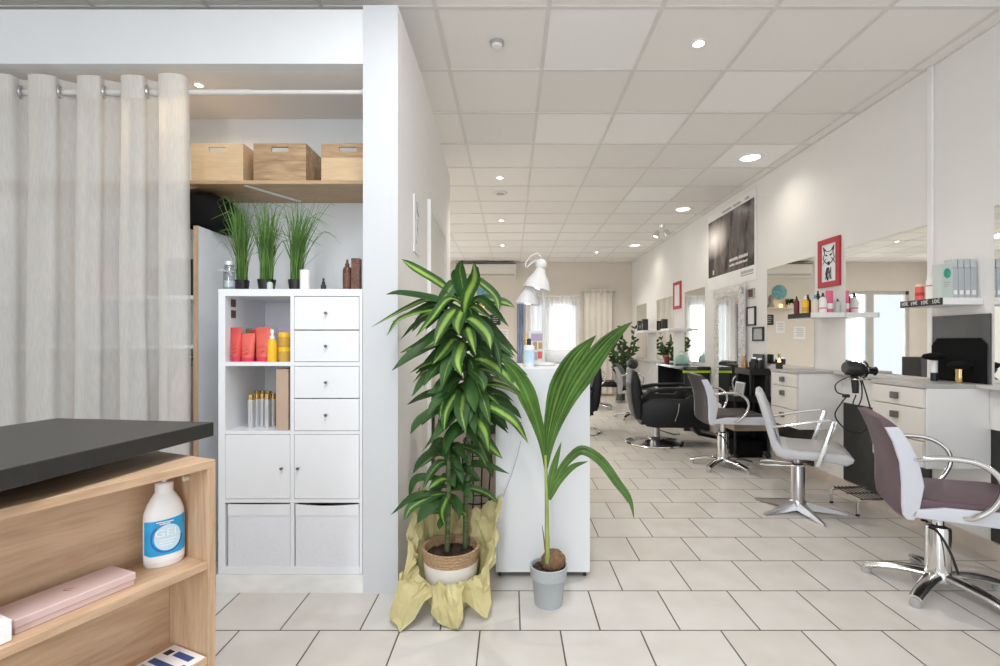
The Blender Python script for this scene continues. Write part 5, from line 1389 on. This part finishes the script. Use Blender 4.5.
# drawing hung on the partition
t = thing('wall_print', 'narrow white print with a grey sketch hung on the partition side', 'print', (PX1 + .002, 2.80, 1.72))
MB().box((0, -.075, 0), (.006, .075, .32)).build('paper', 'white_plastic', t)
dk = MB()
dk.tube([(.0075, -.02, .29), (.0075, .0, .24), (.0075, .04, .22)], .004, 5); dk.tube([(.0075, -.03, .05), (.0075, .0, .12), (.0075, .01, .20), (.0075, -.01, .13)], .004, 5)
dk.build('sketch', 'mid_grey', t)

# ------------------------------------------------------------------ dracaena
PYD = 2.30
px0 = X_(451, PYD)
t = thing('dracaena_plant', 'tall striped dracaena in a basket pot wrapped in yellow paper', 'plant', (px0, PYD, 0))
O = Vector((px0, PYD, 0))
def Q(px, py, dy=0.0): return P(px, py, PYD + dy) - O
pr = .132
pz0, pz1 = .10, .262
MB().lathe([(0, .0), (pr * .70, 0), (pr * .80, .06), (pr * .92, .13), (pr * .965, .20), (0, .20)], n=36).build('pot', 'pot_white', t, True)
bk = MB()
prof = []
nb_ = 9
for i in range(nb_ + 1):
    z = .197 + (pz1 - .197) * i / nb_
    prof.append((pr * (.935 + .065 * i / nb_) + (.003 if i % 2 else 0), z))
prof += [(pr * .93, pz1), (pr * .90, .222)]
bk.lathe(prof, n=48, cap=False); bk.open = True
bk.build('basket_band', 'wicker', t, True, ang=25)
sm = MB(); sm.grid(lambda uu, vv: Vector((pr * .9 * vv * math.cos(2 * PI * uu), pr * .9 * vv * math.sin(2 * PI * uu), .222 + .012 * noise.noise(Vector((vv * 4 * math.cos(2 * PI * uu), vv * 4 * math.sin(2 * PI * uu), 0))))), 36, 8); sm.open = True
sm.build('soil', 'soil', t)
# canes
def cane(pts, r0, r1):
    b = MB(); s_ = sp(pts, 40)
    b.tube(s_, [(r0 + (r1 - r0) * i / 40) * (1.10 if i % 2 else .95) for i in range(41)], 12); b.build('cane', 'stem', t, True)
cane([Q(447, 551, -.02), Q(448, 520, -.02), Q(449, 480, -.01), Q(449.5, 452, 0)], .012, .010)
cane([Q(465.5, 548, .03), Q(466, 500, .03), Q(469, 455, .03), Q(467, 400, .03), Q(464, 340, .02), Q(462, 290, .02)], .013, .010)
fol = MB(); rl = random.Random(21)
def c1_(x, y): return (370 + x / 3.33, 250 + y / 3.33)
def c2_(x, y): return (390 + x / 4.754, 420 + y / 4.754)
def lance(t_):
    return (.30 + .70 * min(1, t_ / .38) ** 1.2) if t_ < .38 else (1 if t_ < .55 else max(0, 1 - ((t_ - .55) / .45) ** 1.7))
def dleaf(b, tip, w=.042, dyb=0.0, dyt=0.0, bow=.05, ax=None, mid=None, hint=None, code=None):
    """leaf from the cane out to its tip, drooping"""
    bp, tp = Q(b[0], b[1], dyb), Q(tip[0], tip[1], dyt)
    start = Q(ax[0], ax[1], .02) if ax is not None else bp
    if mid is not None: pts = [start, Q(mid[0], mid[1], (dyb + dyt) / 2), tp]
    else:
        L_ = (tp - start).length
        m1 = start.lerp(tp, .34); m1.z += bow * L_ * 1.25
        m2 = start.lerp(tp, .72); m2.z += bow * L_ * .9; m2 += Vector((rl.uniform(-.1, .1), 0, rl.uniform(-.05, .05))) * L_
        pts = [start, m1, m2, tp]
    side = abs(tp.x - start.x) / max(1e-4, (tp - start).length)
    fol.leaf(pts, w * 1.22, n=16, hint=hint or (rl.uniform(-.3, .3), -1 + .15 * side, .25 + .75 * side), fold=.28, twist=rl.uniform(-.6, .6), prof=lance,
             code=code if code is not None else rl.choice((0, 2, 4, 6, 7, 8, 9, 9)))
L1 = [  # base, tip, width, depth base, depth tip, axis y
 ((255, 165), (105, 30), .045, 0, -.05), ((272, 165), (308, 33), .042, -.02, -.06), ((322, 220), (346, 38), .050, -.06, -.13), ((245, 178), (52, 148), .046, -.02, -.10),
 ((238, 190), (2, 258), .032, .02, -.02), ((232, 190), (72, 240), .034, -.02, -.04), ((228, 207), (55, 287), .046, -.03, -.10), ((252, 185), (213, 318), .050, -.08, -.18),
 ((288, 190), (297, 285), .046, -.08, -.16), ((345, 178), (482, 190), .042, .02, .0), ((350, 182), (412, 232), .042, -.02, -.08), ((362, 215), (402, 332), .052, -.06, -.16),
 ((330, 245), (352, 350), .046, -.08, -.18), ((376, 215), (497, 350), .046, 0, -.06), ((348, 318), (527, 418), .046, -.02, -.10), ((245, 315), (72, 402), .048, -.03, -.12),
 ((195, 262), (108, 378), .056, .0, -.06), ((305, 290), (305, 420), .050, -.10, -.20), ((268, 305), (238, 465), .056, -.06, -.17), ((205, 375), (138, 490), .042, .0, -.06),
 ((240, 368), (130, 412), .040, -.02, -.08), ((368, 358), (505, 475), .048, -.04, -.12), ((255, 445), (188, 478), .042, -.04, -.10), ((300, 450), (318, 606), .062, -.08, -.18),
 ((330, 470), (312, 596), .046, -.10, -.16), ((275, 508), (133, 614), .048, -.02, -.12), ((272, 518), (203, 638), .056, -.04, -.14), ((302, 556), (253, 680), .052, -.06, -.14),
 ((350, 535), (396, 672), .050, -.08, -.15), ((392, 508), (528, 645), .050, -.04, -.12), ((430, 458), (528, 512), .040, .02, 0), ((255, 488), (188, 552), .046, 0, -.06),
 ((440, 518), (505, 562), .040, .04, .02), ((400, 482), (480, 505), .040, .04, .04), ((290, 520), (228, 596), .050, .0, -.08), ((260, 250), (175, 330), .05, -.03, -.10),
 ((345, 300), (470, 400), .046, .02, .0), ((380, 250), (455, 330), .044, .04, .02), ((270, 330), (150, 410), .046, .03, .02), ((300, 380), (380, 470), .046, -.05, -.12),
 ((310, 165), (290, 60), .040, .0, -.03), ((338, 150), (360, 55), .036, .03, .02), ((220, 220), (100, 300), .042, .06, .08), ((420, 440), (500, 470), .04, .06, .06),
 ((330, 420), (350, 540), .05, -.06, -.15), ((285, 400), (215, 500), .048, -.02, -.1), ((400, 390), (478, 460), .046, .02, -.02), ((230, 280), (120, 350), .046, .05, .05)]
for b, tp, w, d0, d1 in L1:
    bp, tpp = c1_(*b), c1_(*tp)
    ay = bp[1] + 6
    ax = (463 if ay < 400 else 467, ay)
    bright = b in ((322, 220), (252, 185), (288, 190), (305, 290), (350, 535), (392, 508), (362, 215), (255, 165), (330, 245))
    dleaf(bp, tpp, w, d0, d1, .16 if tp[1] > b[1] else .06, ax=ax, code=0 if bright else None)
for k_ in range(46):   # drooping leaves all round the cane
    ay = rl.uniform(278, 425); s = rl.choice((-1, 1)); L_ = rl.uniform(34, 66) * (1 if ay > 300 else .8)
    a = rl.uniform(.45, 1.35); d_ = rl.uniform(-.17, .10)
    dleaf((464 + s * 6, ay), (464 + s * L_ * math.cos(a), ay + L_ * math.sin(a)), rl.uniform(.036, .050), d_ * .3, d_, .20, ax=(464, ay + 3), code=rl.choice((2, 3, 5, 6, 7, 8, 9)))
for k_ in range(14):   # the inner, shaded leaves
    ay = rl.uniform(285, 430); s = rl.choice((-1, 1)); L_ = rl.uniform(38, 72)
    a = rl.uniform(.2, 1.2)
    dleaf((464 + s * 6, ay), (464 + s * L_ * math.cos(a), ay + L_ * math.sin(a)), rl.uniform(.038, .05), .05, rl.uniform(.02, .20), .08, ax=(464, ay + 4))
L2 = [((262, 330), (2, 452), (120, 360), .038, -.04), ((242, 330), (65, 482), None, .042, -.10), ((240, 352), (128, 492), None, .050, -.12), ((200, 262), (88, 365), (130, 275), .036, .02), ((268, 262), (180, 330), None, .034, -.04),
 ((290, 330), (292, 160), None, .036, -.04), ((285, 240), (268, 120), None, .030, -.06), ((300, 185), (290, 60), None, .034, -.05), ((300, 250), (310, 320), None, .046, -.14), ((282, 325), (262, 508), None, .042, -.12), ((308, 335), (328, 478), None, .034, -.12),
 ((340, 365), (362, 456), None, .040, -.06), ((395, 230), (568, 256), None, .036, .03), ((408, 315), (524, 405), None, .032, .0), ((320, 315), (432, 288), None, .030, .02), ((240, 420), (196, 448), None, .034, .0), ((250, 440), (234, 522), None, .036, -.06),
 ((320, 270), (380, 225), None, .030, .0), ((240, 300), (175, 345), None, .032, .0)]
for b, tp, md, w, d1 in L2:
    bp, tpp = c2_(*b), c2_(*tp)
    dleaf(bp, tpp, w, -.03, d1, .12, mid=c2_(*md) if md else None, ax=(449, bp[1] + 4))
for k_ in range(16):   # the low crown
    ay = rl.uniform(440, 486); sg = rl.choice((-1, 1)); L_ = rl.uniform(20, 44); a = rl.uniform(.3, 1.35); d_ = rl.uniform(-.14, .08)
    dleaf((449 + sg * 3, ay), (449 + sg * L_ * math.cos(a), ay + L_ * math.sin(a)), rl.uniform(.028, .038), d_ * .3, d_, .2, ax=(449, ay + 3), code=rl.choice((3, 5, 7, 8, 9)))
fol.open = True
fol.build('foliage', 'dracaena_leaf', t, True, ang=80)
# crumpled wrapping paper: an open sheet gathered round the pot
pw = MB()
def edge_at(a):
    """radius, height of the sheet's rim at angle a (0 = +x, -pi/2 = towards viewer)"""
    key = [(-180, .20, .30), (-158, .22, .16), (-140, .31, .01), (-126, .30, .006), (-112, .19, .13), (-95, .21, .012), (-76, .26, .004), (-62, .185, .09), (-45, .23, .015), (-25, .20, .22), (0, .225, .50), (18, .215, .47), (45, .17, .40), (90, .165, .36), (120, .19, .40), (145, .205, .50), (162, .20, .44), (180, .20, .30)]
    d_ = math.degrees(a)
    for (a0, r0, z0), (a1, r1, z1) in zip(key, key[1:]):
        if a0 <= d_ <= a1:
            f = (d_ - a0) / (a1 - a0); f = f * f * (3 - 2 * f)
            return r0 + (r1 - r0) * f, z0 + (z1 - z0) * f
    return .2, .3
def pfn(uu, vv):
    a = -PI + 2 * PI * uu
    R_, Z_e = edge_at(a)
    # leaves the pot foot, swells outward, and reaches its rim
    r_in = pr * .74
    base_r = pr * 1.18
    if vv < .35:
        f = vv / .35; r = r_in + (base_r - r_in) * f; z = .004 + .15 * f ** 1.5
        if -2.4 < a < -.45: z = .004 + .135 * f ** 1.2; r = r_in + (pr * 1.02 - r_in) * f
    else:
        f = (vv - .35) / .65
        z0, r0 = (.155, base_r) if not (-2.4 < a < -.45) else (.139, pr * 1.02)
        r = r0 + (R_ - r0) * f; z = z0 + (Z_e - z0) * f
        if Z_e < .1: z += .05 * math.sin(PI * f) 
    cr = noise.noise(Vector((math.cos(a) * 3.1, math.sin(a) * 3.1, vv * 2.2))) * .040 + (abs(noise.noise(Vector((math.cos(a) * 6 + vv * 2, math.sin(a) * 6, vv * 5.0 + 3)))) - .15) * .055
    k_ = min(1, vv * 2)
    r += cr * k_ * (1 if vv > .4 else .6); z += .045 * k_ * noise.noise(Vector((math.cos(a) * 5, math.sin(a) * 5, vv * 5 + 9)))
    return Vector((r * math.cos(a), r * math.sin(a), max(z, .003)))
pw.grid(pfn, 66, 11); pw.open = True
pw.build('wrapping_paper', 'paper_wrap', t, False)

# ------------------------------------------------------------------ coconut palm seedling
PC = 2.28
cx_ = X_(548.5, PC)
t = thing('coconut_palm', 'young coconut palm sprouting from a nut in a grey plastic pot', 'plant', (cx_, PC, 0))
O = Vector((cx_, PC, 0))
MB().lathe([(0, 0), (.062, 0), (.064, .006), (.078, .125), (.079, .126), (.084, .128), (.088, .182), (.084, .184), (.079, .180), (.075, .15), (0, .15)], n=36).build('pot', 'pot_grey', t, True)
sm = MB(); sm.grid(lambda uu, vv: Vector((.077 * vv * math.cos(2 * PI * uu), .077 * vv * math.sin(2 * PI * uu), .163 + .010 * noise.noise(Vector((vv * 5 * math.cos(uu * 6.28), vv * 5 * math.sin(uu * 6.28), 2))))), 30, 6); sm.open = True; sm.build('soil', 'soil', t)
nut = MB()
nut.lathe([(0, -.055), (.03, -.05), (.05, -.03), (.057, 0), (.05, .03), (.03, .05), (.012, .058), (0, .06)], n=24, sy=.85, mtx=Matrix.Translation((.022, 0, .196)) @ Matrix.Rotation(.9, 4, 'Y'))
for v in nut.bm.verts: v.co += Vector((1, 1, 1)) * .004 * noise.noise(v.co * 40)
nut.build('coconut', 'husk', t, True)
sx = lambda x, y, s=3.506, ox=490, oy=310: (ox + x / s, oy + y / s)
def W(px, py, dy=0): return P(px, py, PC + dy) - O
stm = MB(); stm.tube(sp([W(547.5, 563, -.03), W(547, 530, -.03), W(546.5, 490, -.02), W(545.5, 455, -.01)], 20), [.0125 - .0003 * i for i in range(21)], 12)
stm.build('palm_stem', 'palm_stem', t, True)
MB().leaf([W(545.5, 556, -.04), W(543.5, 535, -.045), W(541.8, 524, -.05)], .006, n=5).build('dry_sheath', 'husk', t)
fr = MB(); fr.open = True
def frond(pts, w, cols=10, prof=None, pl=.10, hint=(0, -1, .15), n=22, dy=(0, 0), fold=.15, twist=0):
    k_ = len(pts)
    fr.leaf([W(p[0], p[1], dy[0] + (dy[1] - dy[0]) * i / (k_ - 1)) for i, p in enumerate(pts)], w, n=n, hint=hint, fold=fold, cols=cols, pleat=pl, prof=prof, twist=twist)
pf = lambda t_: (.10 + .90 * min(1, t_ * 1.9) ** 1.3) * max(0, 1 - max(0, (t_ - .55) / .45) ** 1.8)
frond([sx(196, 560), sx(206, 440), sx(240, 300), sx(296, 175), sx(372, 88)], .112, prof=pf, dy=(-.01, -.02))
frond([sx(198, 560), sx(222, 440), sx(276, 310), sx(345, 200), sx(420, 105), sx(500, 40)], .098, prof=pf, dy=(-.012, -.06))
frond([sx(194, 560), sx(180, 450), sx(140, 320), sx(92, 225), sx(40, 170)], .088, prof=pf, dy=(0, -.10), hint=(.2, -1, .1))
frond([sx(194, 540), sx(186, 440), sx(176, 350)], .020, prof=pf, dy=(-.01, -.03), cols=4)
pf2 = lambda t_: math.sin(PI * min(1, .1 + .9 * t_) ** .8) ** .8
frond([sx(203, 655), sx(222, 560), sx(250, 462)], .036, cols=4, prof=pf2, dy=(-.02, -.05))
frond([sx(206, 665), sx(240, 600), sx(290, 550), sx(344, 530)], .034, cols=4, prof=pf2, dy=(-.02, -.08))
frond([sx(210, 650), sx(242, 570), sx(290, 510), sx(330, 492), sx(390, 530), sx(450, 610), sx(490, 666), sx(506, 735)], .044, cols=4, prof=lambda t_: (.35 + .65 * math.sin(PI * t_)) * (1 if t_ < .8 else max(0, (1 - t_) / .2) ** .6), dy=(-.02, -.16), n=30)
fr.build('fronds', 'palm_leaf', t, True, ang=20)

# ------------------------------------------------------------------ light
sc = bpy.context.scene
w = bpy.data.worlds.new('World'); sc.world = w; w.use_nodes = True
bg = w.node_tree.nodes['Background']; bg.inputs[0].default_value = (.90, .95, 1.0, 1); bg.inputs[1].default_value = 1.25
def lamp(name, kind, loc, power, col=(1, 1, 1), size=None, rot=None, **kw):
    l = bpy.data.lights.new(name, kind); l.energy = power; l.color = col
    for a, b in kw.items(): setattr(l, a, b)
    o = bpy.data.objects.new(name, l); C.objects.link(o); o.location = loc
    if rot: o.rotation_euler = rot
    return o
# daylight through the shop front behind the viewer, and through the rear doors
lamp('shopfront_daylight', 'AREA', (-.6, -2.4, 1.7), 34, (.93, .97, 1.0), rot=(math.radians(88), 0, 0), shape='RECTANGLE', size=5.6, size_y=2.4)
lamp('garden_daylight', 'AREA', (1.1, BY + .4, 1.2), 18, (1, 1, 1), rot=(math.radians(-90), 0, 0), shape='RECTANGLE', size=.8, size_y=2)
lamp('rear_door_daylight', 'AREA', (-2.7, BY + .5, 1.3), 45, (1, 1, 1), rot=(math.radians(-90), 0, 0), shape='RECTANGLE', size=1.6, size_y=2.2)
warm = (1, .90, .78)
for x, y, _ in BIG:
    lamp('downlight_lamp', 'SPOT', (x, y, CEIL - .03), 17, warm, spot_size=math.radians(150), spot_blend=.9, shadow_soft_size=.08)
for x, y, _ in SM:
    lamp('small_downlight_lamp', 'SPOT', (x, y, CEIL - .03), 58, (1, .93, .84), spot_size=math.radians(130), spot_blend=.9, shadow_soft_size=.03)
# fill areas added out of sight to brighten: above the entrance, behind the partition
lamp('entrance_fill_light', 'AREA', (-.3, .5, CEIL - .04), 52, (.97, .98, 1.0), rot=(0, 0, 0), shape='RECTANGLE', size=4.6, size_y=2.6)
lamp('rear_fill_light', 'AREA', (-2.6, 7.0, CEIL - .04), 85, (1, .95, .88), rot=(0, 0, 0), shape='RECTANGLE', size=1.8, size_y=3.5)
lamp('niche_lamp', 'SPOT', (X_(200, 2.62), 2.62, 2.54), 7, (1, .78, .5), spot_size=math.radians(160), spot_blend=.9, shadow_soft_size=.03)

# ------------------------------------------------------------------ camera
cd = bpy.data.cameras.new('Camera'); cam = bpy.data.objects.new('Camera', cd); C.objects.link(cam)
cd.sensor_fit = 'HORIZONTAL'; cd.sensor_width = 36; cd.lens = F / 1000 * 36
cd.shift_x = -(CX - 500) / 1000; cd.shift_y = (CY - 333) / 1000
cd.clip_start = .02
cam.location = (0, 0, H); cam.rotation_euler = (PI / 2, 0, 0)
sc.camera = cam
sc.view_settings.view_transform = 'Standard'
sc.view_settings.look = 'None'
sc.view_settings.exposure = 0.16
sc.cycles.max_bounces = 14; sc.cycles.diffuse_bounces = 7; sc.cycles.transparent_max_bounces = 16
